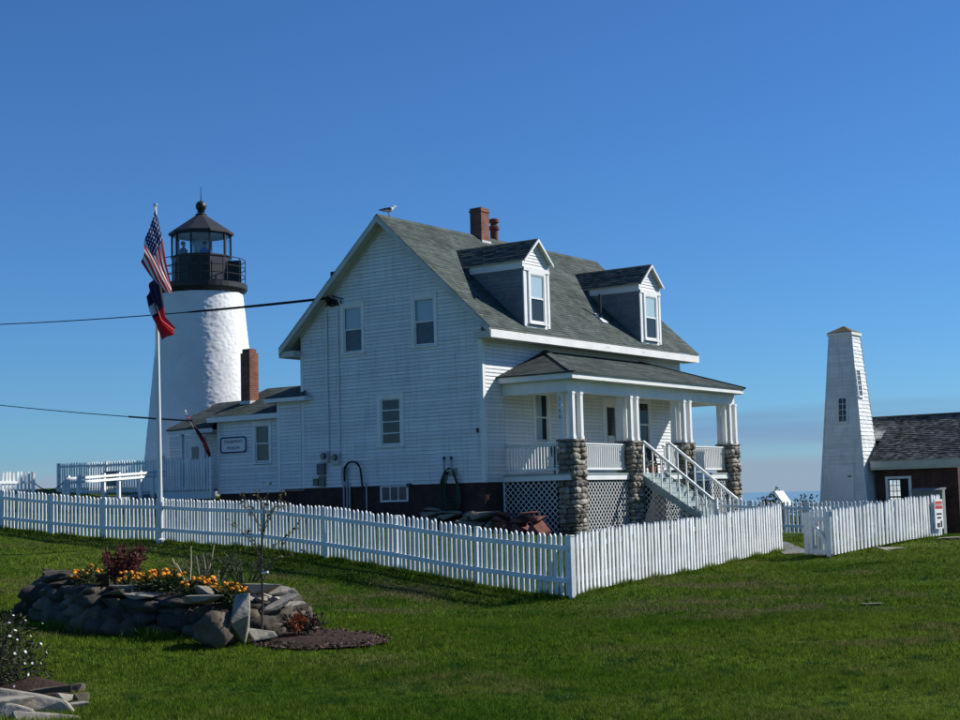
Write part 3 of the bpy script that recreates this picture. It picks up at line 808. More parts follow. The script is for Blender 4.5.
kb = MB().tube([FF.p(u1-0.08, z0+1.0, -0.01), FF.p(u1-0.08, z0+1.0, 0.06)], [0.02, 0.035], 10); obj('door_handle', kb, BLACK, door)

# dormers
def dormer(x0):
    w = 1.55; xc = x0+w/2; yf = -0.45; ze = 7.60; za = 8.30; ov = 0.14; yo = yf-0.16
    F = Frame((x0, yf, 0), (1, 0, 0), (0, -1, 0))
    yb = lambda z: (z-HE)/SL-EV     # y where the main roof reaches z
    body = MB()
    body.prism([Vector((x0, yf+0.02, 5.05)), Vector((x0+w, yf+0.02, 5.05)), Vector((x0+w, yf+0.02, ze)), Vector((xc, yf+0.02, za-0.12)), Vector((x0, yf+0.02, ze))], (0, 3.3, 0))
    d = obj('dormer', body, CHEEK, house)
    # cheeks clad in painted shingles
    for X, sx_ in ((x0, -1), (x0+w, 1)):
        Fc = Frame((X, 0, 0), (0, 1, 0), (sx_, 0, 0))
        obj('cheek_shingle', shingles(Vector((X, 0, 5.1)), Vector((0, 1, 0)), Z, Vector((sx_, 0, 0)), 2.1, lambda v: (yf+0.0, yb(5.1+v)+0.05), exp=0.13, tab=0.16, thick=0.014, spread=0.12), CHEEK, d, kind='stuff')
        eb = MB(); Fc.box(eb, yf-0.03, yb(7.2)+0.1, 7.26, 7.52, 0.0, 0.05); obj('eave_board', eb, WHITE, d)
    # front trim and window
    ft = MB()
    F.box(ft, -0.03, 0.10, 5.28, 7.28, 0.0, 0.05); F.box(ft, w-0.10, w+0.03, 5.28, 7.28, 0.0, 0.05); F.box(ft, -0.03, w+0.03, 7.20, 7.33, 0.005, 0.075)
    obj('corner_trim', ft, WHITE, d)
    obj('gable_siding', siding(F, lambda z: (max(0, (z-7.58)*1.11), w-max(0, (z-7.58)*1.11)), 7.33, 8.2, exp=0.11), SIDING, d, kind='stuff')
    for p_ in (0.1, w-0.30):
        ff = MB(); F.box(ff, p_, p_+0.20, 5.32, 7.2, -0.01, 0.025); obj('front_panel', ff, WHITE, d)
    ap_ = MB(); F.box(ap_, 0.1, w-0.1, 5.15, 5.319, -0.01, 0.03); obj('apron_board', ap_, WHITE, d)
    win = Frame(F.p(0, 0, 0.035), F.u, F.n)
    wz0, wz1 = 5.46, 7.10; a, b_ = w/2-0.42, w/2+0.42
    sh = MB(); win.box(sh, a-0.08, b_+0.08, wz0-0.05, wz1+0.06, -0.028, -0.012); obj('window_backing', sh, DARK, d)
    cs = MB()
    for (p, q, r_, s_) in ((a-.11, a, wz0-.03, wz1+.10), (b_, b_+.11, wz0-.03, wz1+.10), (a, b_, wz1, wz1+.10)): win.box(cs, p, q, r_, s_, -0.02, 0.04)
    win.box(cs, a-.14, b_+.14, wz0-.09, wz0-.03, -0.02, 0.08)
    zm = (wz0+wz1)/2
    for (p, q, r_, s_) in ((a, a+.04, wz0, wz1), (b_-.04, b_, wz0, wz1), (a+.04, b_-.04, wz0-.03, wz0+.04), (a+.04, b_-.04, wz1-.04, wz1), (a+.04, b_-.04, zm-.025, zm+.025)): win.box(cs, p, q, r_, s_, -0.01, 0.022)
    obj('window', cs, WHITE, d)
    cu = MB(); win.box(cu, a+.03, b_-.03, zm, wz1, -0.010, -0.002); obj('shade', cu, M('pale_blind', (0.62, 0.66, 0.66), 0.9, 0.05), d)
    for (r_, s_) in ((wz0, zm), (zm, wz1)):
        g = MB(); g.face([win.p(a+.03, r_, 0.004), win.p(b_-.03, r_, 0.004), win.p(b_-.03, s_, 0.004), win.p(a+.03, s_, 0.004)]); obj('pane', g, GLASS, d)
    # roof
    hw = w/2+ov; sl = (za-ze)/(w/2)
    zl = za-sl*hw+0.06
    for sg in (-1, 1):
        e = Vector((xc+sg*hw, yo, zl)); r_ = Vector((xc, yo, za+0.06))
        v = r_-e; V = v.length; v.normalize(); u = Vector((0, 1, 0)); n = v.cross(u) if sg < 0 else u.cross(v)
        if n.z < 0: n = -n
        span = lambda s, e=e, v=v: (0.0, yb((e+v*s).z)+0.04-yo)
        q = [e, e+u*(yb(e.z)+.12-yo), r_+u*(yb(r_.z)+.12-yo), r_]
        dk = obj('dormer_roof', MB().prism(q, -n*0.05), TRIM, d)
        obj('shingle', shingles(e, u, v, n, V, span, tab=0.28), SHINGLE, d, kind='stuff')
        rb = MB(); rb.prism([e-n*0.0+Vector((0, -0.005, -0.005)), r_+Vector((0, -0.005, -0.005)), r_+Vector((0, -0.005, -0.11)), e+Vector((0, -0.005, -0.09))], Vector((0, -0.03, 0)))
        obj('rake_board', rb, WHITE, d)
    return d
dormer(1.90)
dormer(9.94)

# chimney, stove flue and vent pipe
ch = obj('chimney', MB().box((5.50, 3.75, 8.6), (6.02, 4.27, 10.46)).box((5.475, 3.725, 10.30), (6.045, 4.295, 10.38)), BRICK, house)
obj('flashing', MB().box((5.46, 3.70, 8.98), (6.06, 4.31, 9.19)).prism([Vector((5.55, 3.3, 8.61)), Vector((6.2, 3.3, 8.61)), Vector((6.2, 3.70, 8.98)), Vector((5.55, 3.70, 8.98))], (0, -0.02, 0.025)), LEAD, ch)
fl = MB().lathe([(0.0, 8.9), (0.16, 8.9), (0.16, 9.78), (0.21, 9.80), (0.21, 9.92), (0.14, 9.95), (0.14, 10.06), (0.20, 10.08), (0.20, 10.2), (0.11, 10.24), (0.0, 10.24)], (6.85, 4.1, 0), 16)
obj('flue_pot', fl, M('clay_flue', (0.14, 0.055, 0.045), 0.8, 0.25, 6.0), house)
obj('vent_pipe', MB().tube([(8.58, 0.5, 6.05), (8.58, 0.5, 7.10)], 0.05, 10), BLACK, house)
obj('vent_flashing', MB().prism([Vector((8.4, 0.28, 5.97)), Vector((8.78, 0.28, 5.97)), Vector((8.78, 0.7, 6.36)), Vector((8.4, 0.7, 6.36))], (0, -0.02, 0.022)), LEAD, house)
obj('roof_vent', MB().box((0.3, 6.5, 6.9), (0.7, 6.8, 7.75)), BLACK, house)

# service pipes and meters on the gable end
sp = MB(); sp.tube([(-0.055, 6.72, 6.4), (-0.055, 6.72, 1.1)], 0.03, 8); obj('service_pipe', sp, SIDING, house)
sp = MB(); sp.tube([(-0.055, 6.20, 6.3), (-0.055, 6.20, 1.1)], 0.03, 8); obj('service_pipe', sp, SIDING, house)
for (y, z) in ((6.85, 1.09), (6.33, 1.02)):
    me_ = obj('electric_meter', MB().box((-0.16, y-0.16, z-0.2), (-0.018, y+0.16, z+0.2)), M('meter_box', (0.50, 0.51, 0.50), 0.5), house)
    gm_ = MB().tube([(-0.16, y, z+0.03), (-0.22, y, z+0.03), (-0.26, y, z+0.03)], [0.115, 0.11, 0.09], 16); obj('meter_dial', gm_, M('meter_glass', (0.05, 0.055, 0.06), 0.15, 0.1, spec=0.6), me_)
obj('junction_box', MB().box((-0.14, 6.88, 0.46), (-0.018, 7.22, 0.86)), M('box_grey', (0.12, 0.125, 0.13), 0.5), house)
obj('junction_box', MB().box((-0.12, 6.9, 0.05), (-0.018, 7.15, 0.42)), M('box_drab', (0.16, 0.16, 0.12), 0.5), house)
obj('junction_box', MB().box((-0.13, 7.2, 0.08), (-0.018, 7.42, 0.34)), MATS['box_drab'], house)
obj('junction_box', MB().box((-0.10, 5.86, 0.1), (-0.018, 6.12, 0.72)), GREYBOX, house)
for y in (6.05, 5.9, 5.78, 5.02):
    obj('conduit', MB().tube([(-0.05, y, 0.12), (-0.05, y, -1.6)], 0.032, 8), GREYBOX, house)
arc = [(-0.10, 5.95, 0.2), (-0.14, 5.94, 0.45)] + [(-0.16, 5.55+0.38*math.cos(a), 0.50+0.38*math.sin(a)) for a in [math.pi*0.1*i for i in range(1, 10)]] + [(-0.14, 5.17, 0.4), (-0.10, 5.15, -0.05)]
obj('black_cable', MB().tube(arc, 0.035, 8), RUBBER, house)
cl = MB()
for k in range(26):
    t = k/26; cl.tube([(-0.03-0.05*R.random(), 6.72-0.9*t*R.uniform(.6, 1), 6.55+0.15*R.uniform(-1, 1)), (-0.12, 6.6-0.8*R.random()*t, 6.62+0.2*R.uniform(-1, 1))], 0.02, 5)
obj('service_splice', cl, RUBBER, house)
# hose bib light etc.
obj('wall_lamp', MB().box((-0.12, 3.05, -0.08), (-0.018, 3.2, 0.06)), BLACK, house)
obj('outlet_cover', MB().box((-0.05, 0.2, 1.65), (-0.018, 0.28, 1.8)), BLACK, house)

# ------------------------------------------------------------------ porch (part of the house)
PX0, PX1, PD, PH, PT = 0.83, 13.50, 2.96, 3.50, 4.58
FLZ = 0.22
def rock_mesh(name, seed, mat, sub=2, rough=0.22, flat=1.0):
    bm = bmesh.new(); bmesh.ops.create_icosphere(bm, subdivisions=sub, radius=0.5)
    for v in bm.verts:
        p = v.co.normalized()
        # squarish block, then lumps
        k = 1.0/max(abs(p.x), abs(p.y), abs(p.z))
        q = p*0.5*(0.55+0.45*k**0.8)
        q *= 1+rough*noise.noise(p*1.4+Vector((seed*3.1, seed*1.7, 0)))+0.4*rough*noise.noise(p*3.5+Vector((seed, 0, seed)))
        v.co = q
    me = bpy.data.meshes.new(name); bm.to_mesh(me); bm.free(); me.materials.append(mat)
    return me
SM = [rock_mesh('stone', i, STONE[i % 4], sub=2, rough=0.30) for i in range(12)]

def pier(x0, x1, y0, y1, z0, z1):
    core = MB().box((x0+0.07, y0+0.07, z0-0.5), (x1-0.07, y1-0.07, z1-0.03))
    p = obj('stone_pier', core, MORTAR, house)
    z = z0-0.1
    while z < z1-0.05:
        h = R.uniform(0.09, 0.24)
        if z+h > z1: h = z1-z
        if h < 0.06: break
        for (axis_, fix, a, b_) in (('x', y0, x0, x1), ('y', x0, y0, y1), ('y', x1, y0, y1), ('x', y1, x0, x1)):
            s = a
            while s < b_-0.03:
                w = R.uniform(0.12, 0.48); e = min(b_, s+w)
                if b_-e < 0.10: e = b_
                c = (s+e)/2; dp = R.uniform(0.17, 0.23)
                pr = R.uniform(-0.045, 0.03)
                inn = 0.055
                if axis_ == 'x':
                    ctr = Vector((c, fix+inn*(1 if fix == y0 else -1)-pr*(1 if fix == y0 else -1), z+h/2)); sc = (e-s+0.01, dp, h+0.012)
                else:
                    ctr = Vector((fix+inn*(1 if fix == x0 else -1)-pr*(1 if fix == x0 else -1), c, z+h/2)); sc = (dp, e-s+0.01, h+0.012)
                m = Matrix.Translation(ctr) @ Matrix.Rotation(R.gauss(0, 0.05), 4, 'Y') @ Matrix.Rotation(R.gauss(0, 0.05), 4, 'X') @ Matrix.Diagonal((*sc, 1))
                obj('stone', R.choice(SM), None, p, m)
                s = e
        z += h
    obj('cap_slab', MB().box((x0-0.02, y0-0.02, z1-0.06), (x1+0.02, y1+0.02, z1)), STONE[1], p)
    return p
PIERS = [(1.12, 1.88), (4.92, 5.60), (8.84, 9.56), (12.62, 13.34)]
PY0, PY1 = -2.78, -2.10
for i, (a, b_) in enumerate(PIERS):
    pier(a, b_, PY0, PY1, -2.05, 1.33)
    # clustered square posts on each pier
    pc = None
    for (x, y) in ((a+0.13, PY0+0.13), (b_-0.13, PY0+0.13), (a+0.13, PY1-0.13), (b_-0.13, PY1-0.13)):
        mb = MB().box((x-0.075, y-0.075, 1.33), (x+0.075, y+0.075, 2.879)).box((x-0.09, y-0.09, 1.331), (x+0.09, y+0.09, 1.43)).box((x-0.09, y-0.09, 2.80), (x+0.09, y+0.09, 2.879))
        obj('porch_post', mb, WHITE, house)
# beams, ceiling, fascia
bmn = MB()
bmn.box((1.08, -2.60, 2.88), (13.38, -2.30, 3.26)); bmn.box((1.081, -2.299, 2.882), (1.35, -0.02, 3.259)); bmn.box((13.11, -2.299, 2.882), (13.379, -0.02, 3.259))
obj('porch_beam', bmn, WHITE, house)
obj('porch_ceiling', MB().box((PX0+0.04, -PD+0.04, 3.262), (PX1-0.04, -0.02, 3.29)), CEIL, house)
for (a, b_) in (((PX0+0.02, -PD, 3.285), (PX1-0.02, -PD+0.03, 3.475)), ((PX0, -PD+0.0, 3.285), (PX0+0.03, -0.02, 3.475)), ((PX1-0.03, -PD, 3.285), (PX1, -0.02, 3.475))):
    obj('porch_fascia', MB().box(a, b_), PEEL if a[0] == PX0+0.02 else WHITE, house)
# hip roof of the porch
pe = 0.06
A = Vector((PX0-pe, -PD-pe, PH)); B = Vector((PX1+pe, -PD-pe, PH)); Cc = Vector((PX1+pe-3.05, -0.0, PT)); D = Vector((PX0-pe+3.05, -0.0, PT)); E_ = Vector((PX0-pe, 0, PH)); F_ = Vector((PX1+pe, 0, PH))
dk = MB()
dk.face([A, B, Cc, D]); dk.face([E_, A, D]); dk.face([B, F_, Cc])
dn = Vector((0, 0, -0.035))
dk.face([A+dn, E_+dn, F_+dn, B+dn]); dk.face([A, A+dn, B+dn, B]); dk.face([E_, E_+dn, A+dn, A]); dk.face([B, B+dn, F_+dn, F_])
prf = obj('porch_roof', dk, SHINGLE, house)
def plane_sh(o, a, top_, mat, parent, tab=0.3):
    """o->a eave, apex polygon top_ (list of points, left to right)"""
    u = (a-o).normalized(); w = top_[0]-o; v = (w-u*w.dot(u)); V = v.length; v.normalize(); n = u.cross(v)
    if n.z < 0: n = -n
    l0 = 0.0; l1 = w.dot(u); r0 = (a-o).length; r1 = (top_[-1]-o).dot(u)
    span = lambda s: (l0+(l1-l0)*s/V, r0+(r1-r0)*s/V)
    return obj('shingle', shingles(o+n*0.002, u, v, n, V, span, tab=tab), mat, parent, kind='stuff')
plane_sh(A, B, [D, Cc], SHINGLE, prf)
plane_sh(E_, A, [D, D], SHINGLE, prf)
plane_sh(B, F_, [Cc, Cc], SHINGLE, prf)
for (p, q) in ((A, D), (B, Cc)): obj('hip_cap', MB().bar(p+Z*0.018, q+Z*0.018, 0.22, 0.02), SHINGLE, prf)
# floor and skirts
obj('porch_floor', MB().box((1.0, -2.66, FLZ-0.05), (13.42, -0.02, FLZ)), STEPM, house)
obj('porch_skirt', MB().box((1.02, -2.64, 0.0), (13.40, -2.60, FLZ-0.052)).box((1.02, -2.599, 0.0), (1.06, -0.02, FLZ-0.052)).box((13.36, -2.599, 0.0), (13.40, -0.02, FLZ-0.052)), WHITE, house)
# lattice
def lattice(F, u0, u1, z0, z1, pitch=0.205, w=0.046, clip=None, mat=WHITE):
    mb = MB(); Hh = z1-z0
    for sg, nn in ((1, 0.0), (-1, 0.008)):
        c = u0-Hh
        while c < u1+Hh:
            # line u = c + sg*(z-z0)
            t0, t1 = 0.0, Hh
            lo, hi = (u0-c)*sg, (u1-c)*sg
            a, b_ = max(t0, min(lo, hi)), min(t1, max(lo, hi))
            if clip:
                # keep only below the stringer line z < clip(u)
                k = 40; ok = [a+(b_-a)*i/k for i in range(k+1) if z0+a+(b_-a)*i/k < clip(c+sg*(a+(b_-a)*i/k))]
                if len(ok) < 2: c += pitch; continue
                a, b_ = min(ok), max(ok)
            if b_-a > 0.03:
                h = w/2*1.414
                mb.prism([F.p(c+sg*a-h*0.5, z0+a, nn), F.p(c+sg*a+h*0.5, z0+a, nn), F.p(c+sg*b_+h*0.5, z0+b_, nn), F.p(c+sg*b_-h*0.5, z0+b_, nn)], F.n*0.008)
            c += pitch
    return mb
FPL = Frame((0, -2.56, 0), (1, 0, 0), (0, -1, 0))
spans = [(1.88, 4.92), (7.55, 8.84), (9.56, 12.62)]
for (a, b_) in spans: obj('lattice', lattice(FPL, a, b_, -2.1, -0.02), WHITE, house, kind='stuff')
FPS = Frame((1.06, 0, 0), (0, -1, 0), (-1, 0, 0))
obj('lattice', lattice(FPS, 0.0, 2.12, -1.9, -0.02), WHITE, house, kind='stuff')
lf = MB(); FPS.box(lf, 0.0, 0.07, -1.9, -0.001, 0.018, 0.036); obj('lattice_frame', lf, WHITE, house)
FPE = Frame((13.36, 0, 0), (0, 1, 0), (1, 0, 0))
obj('lattice', lattice(FPE, -2.12, 0.0, -1.9, -0.02), WHITE, house, kind='stuff')
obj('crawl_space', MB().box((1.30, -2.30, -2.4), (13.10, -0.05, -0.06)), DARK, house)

# railings: rails and balusters
BAL = MB().box((-0.02, -0.02, 0.0), (0.02, 0.02, 0.76)).mesh('baluster', WHITE)
def railing(a, b_, z=FLZ):
    a = Vector((*a, z)); b_ = Vector((*b_, z)); L = (b_-a).length; d = (b_-a).normalized()
    r = obj('porch_railing', MB().bar(a+Z*0.98, b_+Z*0.98, 0.09, 0.045).bar(a+Z*0.93, b_+Z*0.93, 0.04, 0.05).bar(a+Z*0.15, b_+Z*0.15, 0.05, 0.07), WHITE, house)
    n = round(L/0.125)
    for i in range(1, n):
        obj('baluster', BAL, None, r, Matrix.Translation(a+d*(L*i/n)+Z*0.16) @ Matrix.Rotation(math.atan2(d.y, d.x), 4, 'Z'))
ry = -2.48
railing((1.88, ry), (4.92, ry)); railing((7.62, ry), (8.84, ry)); railing((9.56, ry), (12.62, ry))
railing((1.28, -2.1), (1.28, -0.03)); railing((13.18, -2.1), (13.18, -0.03))

# stairs
SX0, SX1, NS = 5.66, 7.50, 12
gst = gz(6.5, -5.8)
rise = (FLZ-gst)/NS; run = 0.265; sy = -2.67
for i in range(1, NS):
    z = FLZ-rise*i; y1 = sy-run*(i-1); y0 = y1-run-0.03
    obj('tread', MB().box((SX0+0.045, y0, z-0.04), (SX1-0.045, y1, z)), STEPM, house)
    obj('riser', MB().box((SX0+0.047, y1-0.02, z-0.002), (SX1-0.047, y1, z+rise-0.042)), STEPM, house)
sl_ = rise/run
ye = sy-run*(NS-1)
for X in (SX0, SX1):
    st = MB(); a = Vector((X-0.02, sy, FLZ-0.02)); b_ = Vector((X-0.02, ye, FLZ-rise*(NS-1)-0.02))
    st.prism([a, b_, b_+Vector((0, 0, -0.20)), a+Vector((0, 0, -0.34))], (0.04, 0, 0)); obj('stringer', st, STEPM, house)
    hr = MB(); t0 = Vector((X, -2.80, 1.32)); t1 = Vector((X, -5.45, -0.80))
    hr.bar(t0, t1, 0.09, 0.045); hr.bar(t0-Z*0.05, t1-Z*0.05, 0.035, 0.055)
    rl = obj('stair_rail', hr, WHITE, house)
    for k, t in enumerate([i/8 for i in range(1, 8)]):
        p = t0.lerp(t1, t); zb = FLZ-(sy-p.y)/run*rise-0.10
        obj('baluster', MB().box((X-0.025, p.y-0.02, zb), (X+0.025, p.y+0.02, p.z-0.07)), WHITE, rl)
    obj('newel_post', MB().box((X-0.05, -5.56, gst-0.1), (X+0.05, -5.46, -0.72)), WHITE, rl)
    obj('newel_post', MB().box((X-0.05, -2.80, FLZ), (X+0.05, -2.70, 1.28)), WHITE, rl)
FST = Frame((SX0+0.03, -2.66, 0), (0, -1, 0), (-1, 0, 0))
obj('lattice', lattice(FST, 0.0, 2.3, -2.1, 0.1, clip=lambda u: FLZ-0.30-u*sl_), WHITE, house, kind='stuff')

# numbers on the corner post
def text(body, name, size, world, mat, parent, extr=0.004, align='CENTER', sx=1.0):
    c = bpy.data.curves.new(name, 'FONT'); c.body = body; c.size = size; c.extrude = extr; c.align_x = align; c.align_y = 'CENTER'; c.resolution_u = 2
    tmp = bpy.data.objects.new(name+'_tmp', c); COL.objects.link(tmp)
    dg_ = bpy.context.evaluated_depsgraph_get(); me = bpy.data.meshes.new_from_object(tmp.evaluated_get(dg_))
    bpy.data.objects.remove(tmp, do_unlink=True); bpy.data.curves.remove(c)
    me.materials.clear(); me.materials.append(mat); me.name = name
    return obj(name, me, None, parent, world @ Matrix.Diagonal((sx, 1, 1, 1)))
# text lies in local XY; frame for a wall facing -X: local x -> -Y world, local y -> Z, local z -> -X
MXM = Matrix(((0, 0, -1, 0), (-1, 0, 0, 0), (0, 1, 0, 0), (0, 0, 0, 1)))
for i, ch_ in enumerate('3150'):
    text(ch_, 'house_number', 0.19, Matrix.Translation((1.172, PY1-0.13, 2.66-i*0.2)) @ MXM, BLACK, house)

# ------------------------------------------------------------------ museum annex
annex = thing('museum_annex', 'low white annex with museum sign, brick chimney and entry porch beside the keepers house', 'annex', (0.3, 10, -0.7))
XA = 0.30
FA = Frame((XA, 12.55, 0), (0, -1, 0), (-1, 0, 0))      # u = 12.55 - y, to 9.2
aw = (12.55-10.60, 12.55-9.90, 1.04, 2.40)
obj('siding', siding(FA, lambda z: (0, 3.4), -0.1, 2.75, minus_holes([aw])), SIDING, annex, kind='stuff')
obj('foundation', MB().box((XA+0.03, 8.05, -1.6), (6.2, 12.5, -0.08)), FOUND, annex)
window(annex, FA, *aw, casing=0.12, low=(0.05, 0.95, CURTDK), shade=(0.0001, SHADE))
FA2 = Frame((XA, 12.55, 0), (1, 0, 0), (0, 1, 0))
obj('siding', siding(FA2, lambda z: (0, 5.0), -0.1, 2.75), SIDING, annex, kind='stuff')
obj('corner_board', MB().box((XA-0.024, 12.44, -0.1), (XA, 12.574, 2.72)).box((XA, 12.552, -0.098), (XA+0.12, 12.576, 2.71)), WHITE, annex)
# link block flush with the house corner
FL = Frame((-0.03, 9.15, 0), (0, -1, 0), (-1, 0, 0))
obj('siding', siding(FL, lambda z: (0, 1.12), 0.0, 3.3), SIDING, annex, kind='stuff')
obj('link_wall', MB().box((-0.028, 8.03, 0.0), (2.0, 9.148, 3.3)), SIDING, annex)
obj('corner_board', MB().box((-0.055, 9.03, 0.0), (-0.03, 9.175, 3.26)), WHITE, annex)
lk = MB(); e0 = Vector((-0.38, 9.55, 3.30)); e1 = Vector((-0.38, 7.55, 3.30))
ap0 = Vector((1.6, 8.2, 4.15)); 
lk.face([e1, e0, Vector((0.6, 9.0, 3.72)), Vector((0.3, 7.98, 3.72))]); lk.face([e0, Vector((2.2, 9.55, 3.30)), Vector((2.2, 8.9, 3.72)), Vector((0.6, 9.0, 3.72))]); lk.face([Vector((0.3, 8.02, 3.72)), Vector((0.6, 9.0, 3.72)), Vector((2.2, 8.9, 3.72)), Vector((2.2, 8.02, 3.72))])
obj('link_roof', lk, SHINGLE, annex)
obj('link_fascia', MB().box((-0.36, 7.56, 3.14), (-0.0, 9.53, 3.285)).box((0.0, 8.03, 3.14), (2.2, 9.53, 3.285)), WHITE, annex)
# main annex roof: ridge along Y
RX, RZ, EZ = 3.40, 4.06, 2.80
y0, y1 = 9.15, 12.85
for sg in (1, -1):
    ex = 0.0 if sg == 1 else 2*RX
    o = Vector((ex-0.0, y1, EZ)) if sg == 1 else Vector((ex, y0, EZ))
    u = Vector((0, -1, 0)) if sg == 1 else Vector((0, 1, 0))
    v = Vector((RX-ex, 0, RZ-EZ)); V = v.length; v.normalize(); n = u.cross(v)
    if n.z < 0: n = -n
    q = [o, o+u*(y1-y0), o+u*(y1-y0)+v*V, o+v*V]
    dk = obj('roof', MB().prism(q, -n*0.07), TRIM, annex)
    obj('shingle', shingles(o+n*0.002, u, v, n, V, lambda s: (0, y1-y0)), SHINGLE_OLD, dk, kind='stuff')
obj('fascia', MB().box((0.005, 9.17, 2.60), (0.03, 12.84, 2.795)), WHITE, annex)
obj('soffit', MB().box((0.031, 9.17, 2.615), (XA-0.002, 12.84, 2.65)), WHITE, annex)
obj('gable_wall', MB().prism([Vector((0.35, 12.5, 2.6)), Vector((6.3, 12.5, 2.6)), Vector((6.3, 12.5, 2.75)), Vector((RX, 12.5, RZ-0.09)), Vector((0.35, 12.5, 2.85))], (0, -0.05, 0)), SIDING, annex)
# entry porch roof, hipped to the left
ey0, ey1 = 12.56, 15.0
EA = Vector((-0.05, ey1, 2.42)); EB = Vector((-0.05, ey0, 2.46)); ER = Vector((3.2, 12.56, 3.62)); EL = Vector((3.2, 15.4, 3.62)); EC = Vector((6.0, 15.9, 2.42)); EDd = Vector((6.0, ey0, 2.46))
em = MB(); em.face([EA, EB, ER, EL]); em.face([EC, EA, EL]); em.face([EDd, EC, EL, ER])
dz = Vector((0, 0, -0.04)); em.face([EA+dz, EC+dz, EDd+dz, EB+dz]); em.face([EA, EA+dz, EB+dz, EB]); em.face([EC, EC+dz, EA+dz, EA])
er = obj('entry_roof', em, SHINGLE, annex)
plane_sh(EA, EB, [EL, ER], SHINGLE, er); plane_sh(EC, EA, [EL, EL], SHINGLE, er)
obj('entry_fascia', MB().box((0.0, ey0+0.02, 2.24), (0.05, ey1-0.05, 2.405)).box((0.05, ey1-0.1, 2.24), (0.3, ey1-0.05, 2.405)), WHITE, annex)
obj('entry_ceiling', MB().box((0.051, ey0+0.02, 2.30), (4.3, ey1-0.11, 2.34)), CEIL, annex)
obj('entry_post', MB().box((0.12, 14.30, 0.1), (0.24, 14.42, 2.30)), WHITE, annex)
# recessed entry wall with door
FE = Frame((2.2, 17.2, 0), (0, -1, 0), (-1, 0, 0))
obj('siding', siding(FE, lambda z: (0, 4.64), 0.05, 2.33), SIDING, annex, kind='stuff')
en = MB(); FE.box(en, 0.95, 1.05, 0.1, 2.2, 0.018, 0.05); FE.box(en, 1.95, 2.05, 0.1, 2.2, 0.018, 0.05); FE.box(en, 1.05, 1.95, 2.1, 2.2, 0.018, 0.05)
ed = obj('entry_door', en, WHITE, annex)
lf = MB(); FE.box(lf, 1.05, 1.95, 0.1, 2.1, 0.018, 0.03); obj('door_leaf', lf, WHITE, ed)
pn = MB(); FE.box(pn, 1.3, 1.7, 1.25, 1.85, 0.03, 0.036); obj('pane', pn, M('dark_pane', (0.02, 0.022, 0.026), 0.12, 0.1, spec=0.6), ed)
# deck with white skirting, in front of the door
obj('deck', MB().box((0.1, 12.56, 0.05), (2.2, 16.6, 0.11)), GREYWOOD, annex)
obj('deck_skirt', MB().box((0.10, 12.56, -0.25), (0.14, 16.6, 0.048)), WHITE, annex)
# annex chimney
ac = obj('chimney', MB().box((1.42, 11.93, 2.8), (1.90, 12.41, 5.30)).box((1.47, 11.98, 5.301), (1.85, 12.36, 5.46)), BRICK, annex)
obj('flashing', MB().box((1.39, 11.90, 3.0), (1.93, 12.44, 3.45)), LEAD, ac)
# sign: white board, blue rounded border, lettering
sg_ = MB(); SB = (11.02, 12.36, 1.42, 2.03)
def rrect(y0_, y1_, z0_, z1_, r, x):
    P = []
    for (cy, cz, a0) in ((y1_-r, z1_-r, 0), (y0_+r, z1_-r, 90), (y0_+r, z0_+r, 180), (y1_-r, z0_+r, 270)):
        for k in range(5):
            a = math.radians(a0+22.5*k); P.append(Vector((x, cy+r*math.cos(a), cz+r*math.sin(a))))
    return P
sign = obj('museum_sign', MB().prism(rrect(*SB, 0.12, XA-0.022), (-0.03, 0, 0)), WHITE, None)
tag(sign, 'white museum sign with dark blue border on the annex wall', 'sign')
BLUE = M('navy_sign_paint', (0.015, 0.025, 0.10), 0.5, 0.1)
bd = MB(); o_ = rrect(*SB, 0.12, XA-0.053); i_ = rrect(SB[0]+0.055, SB[1]-0.055, SB[2]+0.055, SB[3]-0.055, 0.09, XA-0.053)
for k in range(len(o_)):
    j = (k+1) % len(o_); bd.prism([o_[k], o_[j], i_[j], i_[k]], (-0.012, 0, 0))
obj('border', bd, BLUE, sign)
text("FISHERMEN'S", 'lettering', 0.165, Matrix.Translation((XA-0.055, 11.69, 1.84)) @ MXM, BLUE, sign, sx=1.0)
text('MUSEUM', 'lettering', 0.165, Matrix.Translation((XA-0.055, 11.69, 1.60)) @ MXM, BLUE, sign, sx=1.0)

# rear picket railing along the deck and ramp
fence('white picket fence along the ramp and annex deck, partly in the annex shade', [(0.02, 12.62, 0.0), (0.02, 21.4, 0.05)], -1, rail_z=(0.12, 0.95), hscale=1.24, posth=1.30, post_every=2.9, post_off=-0.03)
rp0 = at(64, 479, 50.5); rp1 = at(163, 471.5, 57.4)
ramp = thing('ramp_handrail', 'white wooden handrail with posts sloping up along the ramp', 'handrail', (rp0.x, rp0.y, gz(rp0.x, rp0.y)))
rdh = Vector((rp1.x-rp0.x, rp1.y-rp0.y, 0)).normalized(); rnm = Vector((rdh.y, -rdh.x, 0))
for t in (0.0, 0.035, 0.13, 0.37, 0.52, 0.745, 0.88):
    q = rp0.lerp(rp1, t); obj('post', MB().box((-0.055, -0.055, gz(q.x, q.y)-0.3-q.z), (0.055, 0.055, 0.10 if t > 0 else -0.05), m=Matrix.Translation(q) @ Matrix.Rotation(math.atan2(rdh.y, rdh.x), 4, 'Z')), WHITE, ramp)
for dz_ in (0.0, -0.14): obj('rail', MB().bar(rp0+rnm*0.075+Z*dz_, rp1+rnm*0.075+Z*dz_, 0.035, 0.085), WHITE, ramp)
ra_, rb_ = rp0-rnm*0.1-Z*0.85, rp1-rnm*0.1-Z*0.82
obj('ramp_deck', MB().prism([ra_, rb_, rb_-Z*0.25, ra_-Z*0.25], -rnm*1.1), GREYWOOD, ramp)
